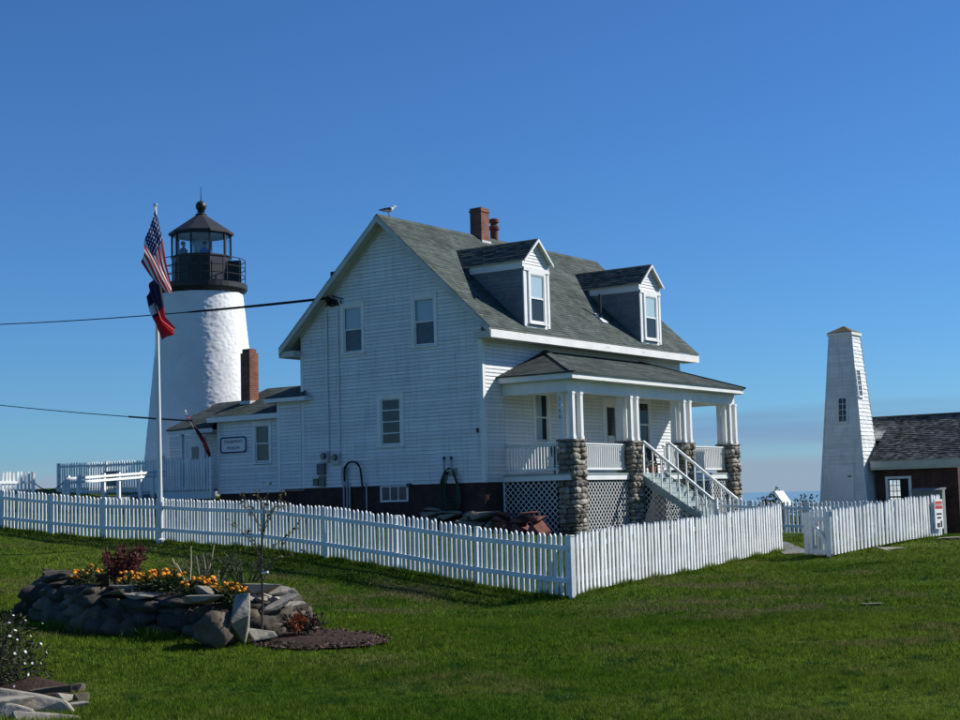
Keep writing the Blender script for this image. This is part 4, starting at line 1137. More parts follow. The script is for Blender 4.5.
# chain between the fence end and the ramp post
ca0 = Vector((-9.10, 11.45, 0.40)); ca1 = rp0-Z*0.08
cp = [ca0.lerp(ca1, t) - Z*0.28*(1-(2*t-1)**2) for t in [i/14 for i in range(15)]]
tag(obj('barrier_chain', MB().tube(cp, 0.018, 6), BLACK), 'dark chain sagging between the fence end and the ramp post', 'chain')
# dark panel leaning by the deck (notice board back)
tag(obj('notice_board', MB().box((-0.12, 17.55, 0.35), (-0.09, 18.5, 0.95)).box((-0.11, 17.6, -0.1), (-0.095, 17.66, 0.349)).box((-0.11, 18.39, -0.1), (-0.095, 18.45, 0.349)), GREYWOOD), 'grey board standing behind the ramp handrail', 'board')

# ------------------------------------------------------------------ lighthouse
LC = Vector((5.2, 18.35, 0))
light = thing('lighthouse', 'white rubble-stone lighthouse with black iron lantern and gallery', 'lighthouse', (LC.x, LC.y, 0))
tw = MB(); NA, NZ = 250, 190; zb, zt = -0.6, 8.58
for j in range(NZ+1):
    z = zb+(zt-zb)*j/NZ
    for i in range(NA):
        a = 2*math.pi*i/NA
        r = 2.62-(2.62-1.74)*(z+0.2)/(8.58+0.2)
        p = Vector((math.cos(a)*r, math.sin(a)*r, z))
        f1 = noise.voronoi(Vector((p.x*3.2, p.y*3.2, p.z*6.5)))[0]
        dd_ = 0.026*min(0.45, f1[1]-f1[0])+0.015*noise.noise(p*1.5)+0.011*noise.noise(p*8)
        r += dd_
        tw.v.append((LC.x+math.cos(a)*r, LC.y+math.sin(a)*r, z))
for j in range(NZ):
    for i in range(NA):
        k = (i+1) % NA; tw.f.append((j*NA+i, j*NA+k, (j+1)*NA+k, (j+1)*NA+i)); tw.t.append(0)
obj('tower', tw, M('whitewash', (0.78, 0.78, 0.77), 0.7, 0.05, 1.5, bump=0.25, bscale=12), light, smooth=True)
obj('gallery_deck', MB().lathe([(0.2, 8.45), (1.70, 8.45), (1.92, 8.66), (1.95, 8.70), (1.95, 8.92), (0.2, 8.92)], LC, 40), BLACK, light)
tocam = Vector((CAM.x-LC.x, CAM.y-LC.y, 0)).normalized(); rgt = Vector((-tocam.y, tocam.x, 0))
if rgt.dot(r2) < 0: rgt = -rgt
def ldir(th): t = math.radians(th); return tocam*math.cos(t)+rgt*math.sin(t)
VT = [16+36*k for k in range(10)]
def deca(r, z): return [LC+ldir(t)*r+Z*z for t in VT]
PAR = 10.12
for k in range(10):
    a, b_ = deca(1.27, 8.92), deca(1.27, PAR); j = (k+1) % 10
    pm_ = MB(); n_ = ldir(VT[k]+18)
    pm_.prism([a[k], a[j], b_[j], b_[k]], -n_*0.06)
    pn_ = obj('parapet_panel', pm_, BLACK, light)
    c0 = [x.lerp(y, t) for x, y, t in ((a[k], a[j], .12), (a[k], a[j], .88))]
    mm_ = MB(); mm_.prism([c0[0]+Z*0.15+n_*0.002, c0[1]+Z*0.15+n_*0.002, c0[1]+Z*0.95+n_*0.002, c0[0]+Z*0.95+n_*0.002], n_*0.02); obj('raised_panel', mm_, BLACK, pn_)
    g0_, g1_ = deca(1.23, PAR), deca(1.23, 11.1)
    gm2 = MB(); gm2.face([g0_[k], g0_[j], g1_[j], g1_[k]]); obj('pane', gm2, LGLASS, light)
    obj('mullion', MB().bar(deca(1.25, PAR)[k], deca(1.25, 11.12)[k], 0.07, 0.07, upv=ldir(VT[k])), BLACK, light)
    obj('sill_rail', MB().bar(deca(1.26, PAR+0.02)[k], deca(1.26, PAR+0.02)[j], 0.10, 0.06), BLACK, light)
rfm = MB(); e = deca(1.40, 11.12); e2 = deca(1.40, 11.22); tp = deca(0.20, 12.02); sf_ = deca(1.0, 11.08)
for k in range(10):
    j = (k+1) % 10
    rfm.face([e2[k], e2[j], tp[j], tp[k]]); rfm.face([e[k], e[j], e2[j], e2[k]]); rfm.face([sf_[k], sf_[j], e[j], e[k]])
rfm.face(tp); 
lr = obj('lantern_roof', rfm, M('lantern_roof_paint', (0.03, 0.032, 0.034), 0.5, 0.15), light)
obj('ceiling_lining', MB().lathe([(0.0, 11.30), (1.05, 11.12), (1.2, 11.06)], LC, 20), M('lantern_lining', (0.45, 0.46, 0.46), 0.6), light)
obj('vent_ball', MB().lathe([(0.0, 11.98), (0.24, 11.99), (0.24, 12.06), (0.14, 12.09), (0.14, 12.15), (0.19, 12.17), (0.12, 12.20)] + [(0.235*math.sin(math.radians(t)), 12.40-0.235*math.cos(math.radians(t))) for t in range(25, 181, 15)], LC, 24), BLACK, lr, smooth=False)
obj('lightning_rod', MB().tube([LC+Z*12.6, LC+Z*12.75, LC+Z*13.25], [0.035, 0.02, 0.012], 6), BLACK, lr)
for z in (9.28, 9.62, 9.98):
    ring = [LC+Vector((1.86*math.cos(2*math.pi*k/40), 1.86*math.sin(2*math.pi*k/40), z)) for k in range(41)]
    obj('gallery_rail', MB().tube(ring, 0.02, 6), BLACK, light)
for k in range(12):
    a = 2*math.pi*k/12+0.25; q = LC+Vector((1.86*math.cos(a), 1.86*math.sin(a), 0)); obj('gallery_baluster', MB().tube([q+Z*8.92, q+Z*9.98], 0.018, 6), BLACK, light)
# open gallery door
da = LC+ldir(60)*1.27; de = LC+ldir(66)*1.83
obj('gallery_door', MB().bar(da+Z*9.43, de+Z*9.43, 0.04, 0.98), BLACK, light)
# lens
obj('lens', MB().lathe([(0.0, 9.0), (0.12, 9.0), (0.12, 10.0), (0.30, 10.05), (0.36, 10.3), (0.38, 10.5), (0.36, 10.7), (0.28, 10.9), (0.1, 11.0), (0.0, 11.0)], LC, 18), M('lens_glass', (0.35, 0.45, 0.46), 0.12, 0.3, 12.0, spec=0.8), light)
obj('tower_door', MB().bar(LC+ldir(-52)*2.62+Z*0.6, LC+ldir(-40)*2.62+Z*0.6, 0.08, 2.0), WHITE, light)
obj('lantern_floor', MB().lathe([(0.0, 8.93), (1.2, 8.93), (1.2, 9.0), (0.0, 9.0)], LC, 20), BLACK, light)

# ------------------------------------------------------------------ visitors in the lantern
def skin_body(name, chains, mat_, parent=None, levels=1):
    """chains: list of lists of (x,y,z,r) joined at shared points"""
    V = []; Rr = []; E = []; idx = {}
    for ch_ in chains:
        prev = None
        for (x, y, z, r) in ch_:
            k = (round(x, 4), round(y, 4), round(z, 4))
            if k not in idx: idx[k] = len(V); V.append((x, y, z)); Rr.append(r)
            if prev is not None: E.append((prev, idx[k]))
            prev = idx[k]
    me = bpy.data.meshes.new(name+'_base'); me.from_pydata(V, E, [])
    o = bpy.data.objects.new(name+'_tmp', me); COL.objects.link(o)
    sk = o.modifiers.new('skin', 'SKIN'); sk.use_smooth_shade = True
    for i, sv in enumerate(me.skin_vertices[0].data):
        sv.radius = (Rr[i], Rr[i]); sv.use_root = (i == 0)
    ss = o.modifiers.new('sub', 'SUBSURF'); ss.levels = levels; ss.render_levels = levels
    dg_ = bpy.context.evaluated_depsgraph_get(); dg_.update()
    me2 = bpy.data.meshes.new_from_object(o.evaluated_get(dg_)); me2.name = name
    bpy.data.objects.remove(o, do_unlink=True); bpy.data.meshes.remove(me)
    me2.materials.clear(); me2.materials.append(mat_)
    return me2
SKINM = M('skin', (0.42, 0.26, 0.19), 0.6, 0.08)
def person(label, base, head, shirt, hair):
    """standing visitor; local +x faces 'head' direction"""
    m = Matrix.Translation(base) @ Matrix.Rotation(head, 4, 'Z')
    ch_ = [[(0, 0, 0.95, .15), (0, 0, 1.15, .14), (0, 0, 1.38, .15), (0, 0, 1.50, .06), (0.01, 0, 1.58, .075), (0.02, 0, 1.66, .092), (0.01, 0, 1.74, .06)],
           [(0, 0, 1.38, .15), (0, .19, 1.38, .065), (0.06, .25, 1.12, .048), (0.26, .2, 1.05, .036), (0.34, .18, 1.06, .03)],
           [(0, 0, 1.38, .15), (0, -.19, 1.38, .065), (0.06, -.25, 1.12, .048), (0.26, -.2, 1.05, .036), (0.34, -.18, 1.06, .03)],
           [(0, 0, 0.95, .15), (0, .1, .86, .10), (0.01, .11, .48, .07), (0, .11, .09, .045), (0.14, .12, .04, .035)],
           [(0, 0, 0.95, .15), (0, -.1, .86, .10), (0.01, -.11, .48, .07), (0, -.11, .09, .045), (0.14, -.12, .04, .035)]]
    p = thing('person', label, 'person', base, 'visitors inside the lantern room')
    obj('body', skin_body('body', ch_, SKINM), None, p, m)
    sh = MB().lathe([(0.165, 0.90), (0.175, 1.1), (0.19, 1.30), (0.185, 1.40), (0.12, 1.47), (0.07, 1.51)], (0, 0, 0), 16)
    for s in (-1, 1): sh.tube([(0, s*.15, 1.40), (0.02, s*.225, 1.34), (0.06, s*.255, 1.12)], [0.09, 0.085, 0.066], 8)
    obj('shirt', sh, shirt, p, m)
    tr = MB()
    for s in (-1, 1): tr.tube([(0, s*.08, 0.98), (0, s*.1, .86), (0.01, s*.11, .48), (0, s*.11, .10)], [0.13, 0.12, 0.085, 0.07], 10)
    obj('trousers', tr, M('dark_trousers', (0.03, 0.035, 0.05), 0.8), p, m)
    hm = MB().lathe([(0.0, 1.80), (0.07, 1.785), (0.098, 1.74), (0.103, 1.68), (0.09, 1.64)], (-0.012, 0, 0), 14); obj('hair', hm, hair, p, m)
HAIR = M('dark_hair', (0.03, 0.022, 0.018), 0.6)
ca = math.atan2(tocam.y, tocam.x)
person('visitor in dark clothes standing in the lantern room', LC+ldir(-62)*0.86+Z*9.0, ca+1.2, M('navy_shirt', (0.03, 0.045, 0.10), 0.8), HAIR)
person('visitor in bright blue shirt standing in the lantern room', LC+ldir(12)*0.75+Z*8.97, ca+2.4, M('blue_shirt', (0.05, 0.13, 0.48), 0.8), HAIR)

# ------------------------------------------------------------------ bell tower and brick bell house
TC = Vector((15.0, -6.59, 0)); TZ0, TZ1 = -2.7, 5.50
bt = thing('bell_tower', 'slender tapering white shingled bell tower with hipped cap', 'tower', (TC.x, TC.y, -2.3))
thw = lambda z: 0.83-(0.83-0.425)*z/5.5
for (ux, uy) in ((0, -1), (1, 0), (0, 1), (-1, 0)):
    u = Vector((ux, uy, 0)); n = Vector((uy, -ux, 0))
    # slightly battered face: rows of shingles
    bl = TC-u*thw(TZ0)+n*thw(TZ0)+Z*TZ0; br_ = TC+u*thw(TZ0)+n*thw(TZ0)+Z*TZ0
    tl = TC-u*thw(TZ1)+n*thw(TZ1)+Z*TZ1
    v = (TC+n*thw(TZ1)+Z*TZ1)-(TC+n*thw(TZ0)+Z*TZ0); V = v.length; v.normalize(); nn = u.cross(v)
    if nn.dot(n) < 0: nn = -nn
    w0, w1 = thw(TZ0), thw(TZ1)
    org = TC+n*thw(TZ0)+Z*TZ0
    span = lambda s, w0=w0, w1=w1, V=V: (-(w0+(w1-w0)*s/V), w0+(w1-w0)*s/V)
    fc = MB(); fc.face([bl, br_, TC+u*w1+n*w1+Z*TZ1, tl])
    wf = obj('wall', fc, WHITE, bt)
    obj('shingle', shingles(org, u, v, nn, V, span, exp=0.15, tab=0.2, thick=0.022, spread=0.05), SIDING, wf, kind='stuff')
    cb_ = MB()
    cb_.bar(bl+nn*0.012, tl+nn*0.012, 0.05, 0.04); obj('corner_trim', cb_, WHITE, bt)
cp_ = MB(); hw_ = thw(TZ1)+0.07
q = [TC+Vector((sx_*hw_, sy_*hw_, TZ1-0.02)) for sx_, sy_ in ((-1, -1), (1, -1), (1, 1), (-1, 1))]
apx = TC+Z*(TZ1+0.26)
for k in range(4): cp_.face([q[k], q[(k+1) % 4], apx]); cp_.face([q[k]-Z*0.09, q[(k+1) % 4]-Z*0.09, q[(k+1) % 4], q[k]])
cp_.face([x-Z*0.09 for x in q])
capo = obj('cap_roof', cp_, M('mossy_cap', (0.10, 0.09, 0.05), 0.9, 0.3, 4.0, extra=specks((0.16, 0.13, 0.05), 5.0, 0.5, 0.6)), bt)
obj('cap_trim', MB().box((TC.x-hw_-0.012, TC.y-hw_-0.012, TZ1-0.14), (TC.x+hw_+0.012, TC.y+hw_+0.012, TZ1-0.04)), WHITE, bt)
def tower_window(face, z0, z1, off, w, rows, cols):
    """window in a battered face, centre offset off along the face"""
    u, n = face
    b0 = TC+n*thw(z0)+u*off+Z*z0; b1 = TC+n*thw(z1)+u*off+Z*z1
    v = (b1-b0); H = v.length; v.normalize(); nn = u.cross(v)
    if nn.dot(n) < 0: nn = -nn
    def bx(mb, a, b_, c, d_, n0, n1): mb.prism([b0+u*a+v*c+nn*n0, b0+u*b_+v*c+nn*n0, b0+u*b_+v*d_+nn*n0, b0+u*a+v*d_+nn*n0], nn*(n1-n0))
    fr_ = MB()
    bx(fr_, -w/2-.05, -w/2, -.05, H+.05, 0, .05); bx(fr_, w/2, w/2+.05, -.05, H+.05, 0, .05); bx(fr_, -w/2, w/2, H, H+.05, 0, .05); bx(fr_, -w/2-.07, w/2+.07, -.09, -.02, 0, .08)
    wd = obj('window', fr_, WHITE, bt)
    pn_ = MB(); bx(pn_, -w/2, w/2, -.02, H, .02, .028); obj('pane', pn_, MATS['dark_pane'], wd)
    mt = MB()
    for i in range(1, rows): bx(mt, -w/2, w/2, H*i/rows-.009, H*i/rows+.009, .0285, .036)
    for i in range(1, cols): bx(mt, -w/2+w*i/cols-.008, -w/2+w*i/cols+.008, 0, H, .0288, .0365)
    obj('muntin', mt, WHITE, wd)
tower_window((Vector((0, -1, 0)), Vector((-1, 0, 0))), 2.05, 2.92, 0.06, 0.30, 4, 2)
tower_window((Vector((1, 0, 0)), Vector((0, -1, 0))), 3.02, 3.98, -0.25, 0.34, 5, 2)
# door on the shaded face, nearly flush
fu, fn = Vector((0, -1, 0)), Vector((-1, 0, 0))
def tface(off, z, o=0.0): return TC+fn*(thw(z)+o)+fu*off+Z*z
dmb = MB(); dmb.prism([tface(-.35, -2.2, .018), tface(.45, -2.2, .018), tface(.45, 0.35, .018), tface(-.35, 0.35, .018)], fn*0.022)
dob = obj('door', dmb, WHITE, bt)
obj('door_handle', MB().bar(tface(.36, -0.05, .05), tface(.22, -0.05, .05), 0.03, 0.05), BLACK, dob)

XB = 14.95; BY0, BY1 = -10.72, -7.66; BZ0, BZ1 = -3.0, 0.24; BD = 4.6
bh = thing('bell_house', 'dark red brick bell house with wood-shingled roof behind the fence', 'building', (XB, -9, -2.4))
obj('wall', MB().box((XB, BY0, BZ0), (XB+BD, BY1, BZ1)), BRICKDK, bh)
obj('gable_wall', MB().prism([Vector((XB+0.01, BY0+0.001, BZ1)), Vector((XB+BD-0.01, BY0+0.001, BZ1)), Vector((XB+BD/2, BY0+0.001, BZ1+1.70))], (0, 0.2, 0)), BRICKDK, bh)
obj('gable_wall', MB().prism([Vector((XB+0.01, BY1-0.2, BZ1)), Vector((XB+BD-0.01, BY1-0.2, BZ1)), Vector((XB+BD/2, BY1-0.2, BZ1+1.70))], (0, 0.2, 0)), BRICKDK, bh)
EVB = 0.42; rzb = 2.25
for sg in (1, -1):
    ex = XB-EVB if sg == 1 else XB+BD+EVB
    o = Vector((ex, BY1+0.12, 0.50)) if sg == 1 else Vector((ex, BY0-0.35, 0.50))
    u = Vector((0, -1, 0)) if sg == 1 else Vector((0, 1, 0)); LL = BY1-BY0+0.47
    v = Vector((XB+BD/2-ex, 0, rzb-0.50)); V = v.length; v.normalize(); n = u.cross(v)
    if n.z < 0: n = -n
    dk = obj('roof', MB().prism([o, o+u*LL, o+u*LL+v*V, o+v*V], -n*0.06), TRIM, bh)
    obj('shingle', shingles(o+n*0.002, u, v, n, V, (lambda s, o=o, v=v: (0 if o.x+v.x*s < 15.88 else -1.05, LL)) if sg == 1 else (lambda s: (0, LL+1.05)), exp=0.13, tab=0.16, thick=0.02, spread=0.6), WOODSH, dk, kind='stuff')
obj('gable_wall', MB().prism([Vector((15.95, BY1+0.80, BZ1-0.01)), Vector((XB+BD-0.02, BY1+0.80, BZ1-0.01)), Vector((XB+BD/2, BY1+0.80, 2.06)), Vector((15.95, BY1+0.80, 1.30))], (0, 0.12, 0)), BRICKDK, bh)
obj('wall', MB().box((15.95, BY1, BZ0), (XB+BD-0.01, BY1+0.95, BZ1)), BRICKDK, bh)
obj('roof', MB().prism([Vector((15.86, BY1+0.12, 1.39)), Vector((XB+BD/2, BY1+0.12, rzb-.01)), Vector((XB+BD+EVB, BY1+0.12, 0.49)), Vector((XB+BD+EVB, BY1+0.12, 0.43)), Vector((XB+BD/2, BY1+0.12, rzb-.08)), Vector((15.86, BY1+0.12, 1.31))], (0, 1.05, 0)), TRIM, bh)
obj('ridge_board', MB().bar((XB+BD/2, BY1+1.17, rzb+0.02), (XB+BD/2, BY0-0.36, rzb+0.02), 0.16, 0.05), WOODSH, bh)
obj('eave_cornice', MB().box((XB-EVB+0.02, BY0-0.34, 0.24), (XB-EVB+0.06, BY1+0.11, 0.46)).box((XB-EVB+0.061, BY0-0.34, 0.16), (XB-0.002, BY1+0.11, 0.25)), TRIM, bh)
# window beside a door in the shaded brick front
wn_ = MB(); FBk = Frame((XB, 0, 0), (0, -1, 0), (-1, 0, 0))
W0, W1 = 8.02, 8.92
FBk.box(wn_, W0-.05, W0+.06, -1.9, -0.10, 0.0, 0.05); FBk.box(wn_, W1-.06, W1+.05, -1.9, -0.10, 0.0, 0.05); FBk.box(wn_, W0+.06, W1-.06, -0.19, -0.10, 0.0, 0.05)
wo = obj('door', wn_, WHITE, bh)
pb = MB(); FBk.box(pb, W0+.06, W1-.06, -1.9, -0.19, 0.0, 0.012); obj('door_leaf', pb, DARK, wo)
sa = MB(); a, b_ = W0+.09, W0+.52
pg = MB(); FBk.box(pg, a, b_, -1.5, -0.23, 0.012, 0.016); obj('pane', pg, M('sky_pane', (0.75, 0.80, 0.86), 0.06, 0.05, 3.0, spec=0.9, metal=1.0), wo)
for i in range(7):
    z = -1.5+i*(1.27/6); FBk.box(sa, a-.02, b_+.02, z-.012, z+.012, 0.017, 0.03)
for i in range(4):
    x = a+(b_-a)*i/3; FBk.box(sa, x-.012, x+.012, -1.5, -0.23, 0.0165, 0.0295)
FBk.box(sa, a-.03, b_+.03, -0.90, -0.84, 0.016, 0.032)
obj('muntin', sa, M('dark_sash', (0.05, 0.06, 0.065), 0.6), wo)
# grey bin with sloping lid
bn = thing('storage_bin', 'grey wooden bin with sloping lid against the brick wall', 'bin', (13.4, -10.1, -2.3))
ln = MB(); ln.prism([Vector((14.05, -9.30, -2.9)), Vector((14.35, -9.30, -2.9)), Vector((14.35, -9.30, -0.62)), Vector((14.05, -9.30, -0.70))], (0, -1.10, 0)); obj('box', ln, GREYWOOD, bn)
ld = MB(); ld.prism([Vector((14.0, -9.26, -0.71)), Vector((14.40, -9.26, -0.60)), Vector((14.40, -10.44, -0.60)), Vector((14.0, -10.44, -0.71))], Vector((-0.012, 0, 0.04))); obj('lid', ld, GREYWOOD, bn)

# danger sign on the fence end
gA = Vector((*g2, 0)); gB = Vector((*g3, 0)); dA = (gB-gA).normalized(); nA = Vector((dA.y, -dA.x, 0))
if nA.dot(CAM-gA) < 0: nA = -nA
cS = gA.lerp(gB, 0.84)+nA*0.07; zS = gz(cS.x, cS.y)
MS = Matrix((( dA.x, 0, nA.x, cS.x), (dA.y, 0, nA.y, cS.y), (0, 1, 0, zS), (0, 0, 0, 1)))
# keep the sign facing the viewer's side of the fence
sw, sz0, sz1 = 0.42, 0.22, 0.90
ds = obj('danger_sign', MB().box((-sw/2, sz0, 0), (sw/2, sz1, 0.02), m=MS), WHITE)
tag(ds, 'white board with red danger heading fixed on the fence end by the brick wall', 'sign')
RED = M('sign_red', (0.50, 0.035, 0.03), 0.5, 0.1)
obj('header', MB().box((-sw/2+.03, sz1-.22, 0.02), (sw/2-.03, sz1-.05, 0.024), m=MS), RED, ds)
text('DANGER', 'lettering', 0.088, MS @ Matrix.Translation((0, sz1-.135, 0.025)), WHITE, ds, 0.002)
for i, wd in enumerate((0.28, 0.22)):
    obj('printed_line', MB().box((-wd/2, sz1-.36-.09*i, 0.02), (wd/2, sz1-.32-.09*i, 0.023), m=MS), BLACK, ds)
obj('picture', MB().box((-.12, sz0+.03, 0.02), (.02, sz0+.13, 0.023), m=MS).box((.06, sz0+.03, 0.0201), (.14, sz0+.18, 0.0231), m=MS), BLACK, ds)

# tilted information panel behind the cliff-side fence
ip = Vector((10.6, -5.75, gz(10.6, -5.75)))
inf = thing('information_panel', 'tilted white information panel on posts beyond the cliff-side fence', 'sign', ip)
mI = Matrix.Translation(ip+Z*1.15) @ Matrix.Rotation(math.radians(-20), 4, 'Z') @ Matrix.Rotation(math.radians(48), 4, 'X')
obj('panel', MB().box((-0.22, -0.36, -0.02), (0.22, 0.36, 0.02), m=mI), WHITE, inf)
for s in (-1, 1): obj('leg', MB().box((ip.x+s*0.15-0.04, ip.y-0.04, ip.z-0.2), (ip.x+s*0.15+0.04, ip.y+0.04, ip.z+1.1)), GREYWOOD, inf)

# ------------------------------------------------------------------ leaves and shrubs
LEAFM = {}
def leafmat(name, col, var=0.35):
    if name in LEAFM: return LEAFM[name]
    m = M(name, col, 0.6, var, 9.0, spec=0.25)
    nt = m.node_tree; n = nt.nodes; l = nt.links; b = n['Principled BSDF']
    tl = n.new('ShaderNodeBsdfTranslucent'); src = b.inputs['Base Color'].links[0].from_socket; l.new(src, tl.inputs[0])
    mx = n.new('ShaderNodeMixShader'); mx.inputs[0].default_value = 0.3; l.new(b.outputs[0], mx.inputs[1]); l.new(tl.outputs[0], mx.inputs[2])
    l.new(mx.outputs[0], n['Material Output'].inputs['Surface'])
    LEAFM[name] = m
    return m
def leaf(mb, p, d, L, w, rng=R, tone=None):
    d = Vector(d).normalized(); s = d.cross(Vector((rng.uniform(-1, 1), rng.uniform(-1, 1), rng.uniform(-1, 1))))
    if s.length < 1e-3: s = d.cross(Z)
    s = s.normalized()*w/2; n = d.cross(s).normalized()*w*0.25
    t = rng.uniform(-0.35, 0.35) if tone is None else tone
    p = Vector(p)
    mb.face([p, p+d*L*0.45+s+n, p+d*L, p+d*L*0.45-s+n], t)
def rdir(rng=R, up_=0.0):
    while True:
        v = Vector((rng.uniform(-1, 1), rng.uniform(-1, 1), rng.uniform(-1, 1)))
        if 0.1 < v.length < 1: return (v.normalized()+Z*up_).normalized()

def bush(name, label, cat, c, rx, ry, h, n, L, w, mat_, group=None, clumps=14):
    t = thing(name, label, cat, c, group)
    mb = MB(); st = MB(); c = Vector(c)
    cc = []
    for k in range(clumps):
        d = rdir(up_=0.4); cc.append((Vector((d.x*rx*R.uniform(.3, .8), d.y*ry*R.uniform(.3, .8), abs(d.z)*h*R.uniform(.3, .75)+h*0.12)), R.uniform(.28, .5)))
    for k in range(n):
        q, s = R.choice(cc); d = rdir(); r = s*R.random()**0.4
        p = c+q+Vector((d.x*rx*r, d.y*ry*r, d.z*h*r*0.8))
        if p.z < c.z+0.02: p.z = c.z+0.02+R.random()*0.1
        leaf(mb, p, (d+rdir()*0.8+Z*0.3), L*R.uniform(.6, 1.3), w*R.uniform(.6, 1.3))
    for q, s in cc: st.tube([c+Vector((q.x*.1, q.y*.1, -0.05)), c+q*0.6+Z*0.02, c+q], [0.02, 0.014, 0.006], 5)
    obj('stems', st, BARK, t); obj('foliage', mb, mat_, t, kind='stuff')
    return t
DKLEAF = leafmat('dark_leaf', (0.028, 0.035, 0.018))
for (x, y, rx, h, lb) in ((12.2, -5.95, 0.75, 1.55, 'dark wind-bent shrub behind the cliff-side fence, tucked against the bell tower'), (9.9, -5.3, 0.5, 1.2, 'low dark shrub behind the cliff-side fence, on the porch side of the information panel'), (11.2, -5.2, 0.45, 1.35, 'small dark shrub directly behind the information panel')):
    bush('shrub', lb, 'shrub', (x, y, gz(x, y)), rx, rx, h, 700, 0.12, 0.06, DKLEAF, 'shrubs beyond the cliff-side fence')

# ------------------------------------------------------------------ flagpole and flags
fpb = Vector((-14.72, -0.56, gz(-14.72, -0.56))); fpt = Vector((-15.25, -1.01, 6.87))
fp = thing('flagpole', 'tall white flagpole beside the shaded picket fence', 'flagpole', fpb)
obj('pole', MB().tube([fpb-Z*0.1, fpb.lerp(fpt, 0.5), fpt], [0.062, 0.052, 0.036], 12), M('pole_white', (0.72, 0.73, 0.72), 0.35, 0.05), fp)
obj('truck', MB().lathe([(0.0, 0.0), (0.055, 0.0), (0.055, 0.05), (0.0, 0.06)], fpt, 10), METAL, fp)
obj('cleat', MB().bar(fpb+Vector((-0.09, 0, 1.1)), fpb+Vector((-0.09, 0, 1.28)), 0.04, 0.03), METAL, fp)
obj('base_collar', MB().lathe([(0.0, 0.0), (0.12, 0.0), (0.12, 0.1), (0.07, 0.14), (0.0, 0.14)], fpb-Z*0.04, 12), WHITE, fp)
obj('halyard', MB().tube([fpt+Vector((-0.06, -0.03, -0.02)), fpb.lerp(fpt, 0.5)+Vector((-0.08, 0, 0)), fpb+Vector((-0.09, 0, 1.2))], 0.006, 5), WHITE, fp)
rh = Vector((r2.x, r2.y, 0)).normalized(); back = Vector((fw.x, fw.y, 0)).normalized()
px2m = 37.4/FPX
def flagmesh(name, rows, nu, nv, amp, front):
    """rows: control net rows (hoist top edge first), columns along the fly, in pixels right/down of the truck"""
    me = bpy.data.meshes.new(name); V = []; UV = []
    nr, nc = len(rows), len(rows[0])
    def smp(u, v):
        a = u*(nc-1); b_ = v*(nr-1); i = min(int(a), nc-2); j = min(int(b_), nr-2); a -= i; b_ -= j
        f = lambda k: (rows[j][i][k]*(1-a)+rows[j][i+1][k]*a)*(1-b_)+(rows[j+1][i][k]*(1-a)+rows[j+1][i+1][k]*a)*b_
        return f(0), f(1)
    for j in range(nv+1):
        for i in range(nu+1):
            u, v = i/nu, j/nv; x, y = smp(u, v)
            dep = amp*(0.25+0.75*u)*math.sin(v*9.0+u*3.0)+0.5*amp*math.sin(v*17+u*5+1)
            x += 1.2*math.sin(v*9+u*4)
            V.append(fpt+rh*(x*px2m)-Z*(y*px2m)+back*(dep-front)); UV.append((u, v))
    F = [(j*(nu+1)+i, j*(nu+1)+i+1, (j+1)*(nu+1)+i+1, (j+1)*(nu+1)+i) for j in range(nv) for i in range(nu)]
    me.from_pydata([tuple(v) for v in V], [], F)
    uvl = me.uv_layers.new(name='UVMap')
    for p in me.polygons:
        for li, vi in zip(p.loop_indices, p.vertices): uvl.data[li].uv = UV[vi]
    me.shade_smooth(); me.update()
    return me
def flagmat(name, build):
    m = bpy.data.materials.new(name); m.use_nodes = True; nt = m.node_tree; n = nt.nodes; l = nt.links; b = n['Principled BSDF']; b.inputs['Roughness'].default_value = 0.8
    uv = n.new('ShaderNodeUVMap'); s = n.new('ShaderNodeSeparateXYZ'); l.new(uv.outputs[0], s.inputs[0])
    def mth(op, a, b_=None):
        k = n.new('ShaderNodeMath'); k.operation = op
        for i, x in enumerate((a, b_)):
            if x is None: continue
            if isinstance(x, (int, float)): k.inputs[i].default_value = x
            else: l.new(x, k.inputs[i])
        return k.outputs[0]
    def mix(f, a, b_):
        k = n.new('ShaderNodeMix'); k.data_type = 'RGBA'; l.new(f, k.inputs[0])
        for i, x in ((6, a), (7, b_)):
            if isinstance(x, tuple): k.inputs[i].default_value = (*x, 1)
            else: l.new(x, k.inputs[i])
        return k.outputs[2]
    c = build(s.outputs['X'], s.outputs['Y'], mth, mix, n, l, uv)
    l.new(c, b.inputs['Base Color'])
    tl = n.new('ShaderNodeBsdfTranslucent'); l.new(c, tl.inputs[0]); mx = n.new('ShaderNodeMixShader'); mx.inputs[0].default_value = 0.35
    l.new(b.outputs[0], mx.inputs[1]); l.new(tl.outputs[0], mx.inputs[2]); l.new(mx.outputs[0], n['Material Output'].inputs['Surface'])
    return m
FR_, FW_, FB_ = (0.42, 0.02, 0.035), (0.72, 0.72, 0.72), (0.02, 0.03, 0.13)
def us(u, v, mth, mix, n, l, uv):
    st = mth('MODULO', mth('FLOOR', mth('MULTIPLY', v, 13)), 2)
    c = mix(st, FR_, FW_)
    can = mth('MULTIPLY', mth('LESS_THAN', u, 0.42), mth('LESS_THAN', v, 7/13))
    # staggered star dots
    mp = n.new('ShaderNodeMapping'); mp.inputs['Scale'].default_value = (13, 15, 0); l.new(uv.outputs[0], mp.inputs['Vector'])
    vo = n.new('ShaderNodeTexVoronoi'); vo.inputs['Scale'].default_value = 1.0; vo.inputs['Randomness'].default_value = 0.0; l.new(mp.outputs[0], vo.inputs['Vector'])
    star = mth('LESS_THAN', vo.outputs['Distance'], 0.24)
    return mix(can, c, mix(star, FB_, FW_))
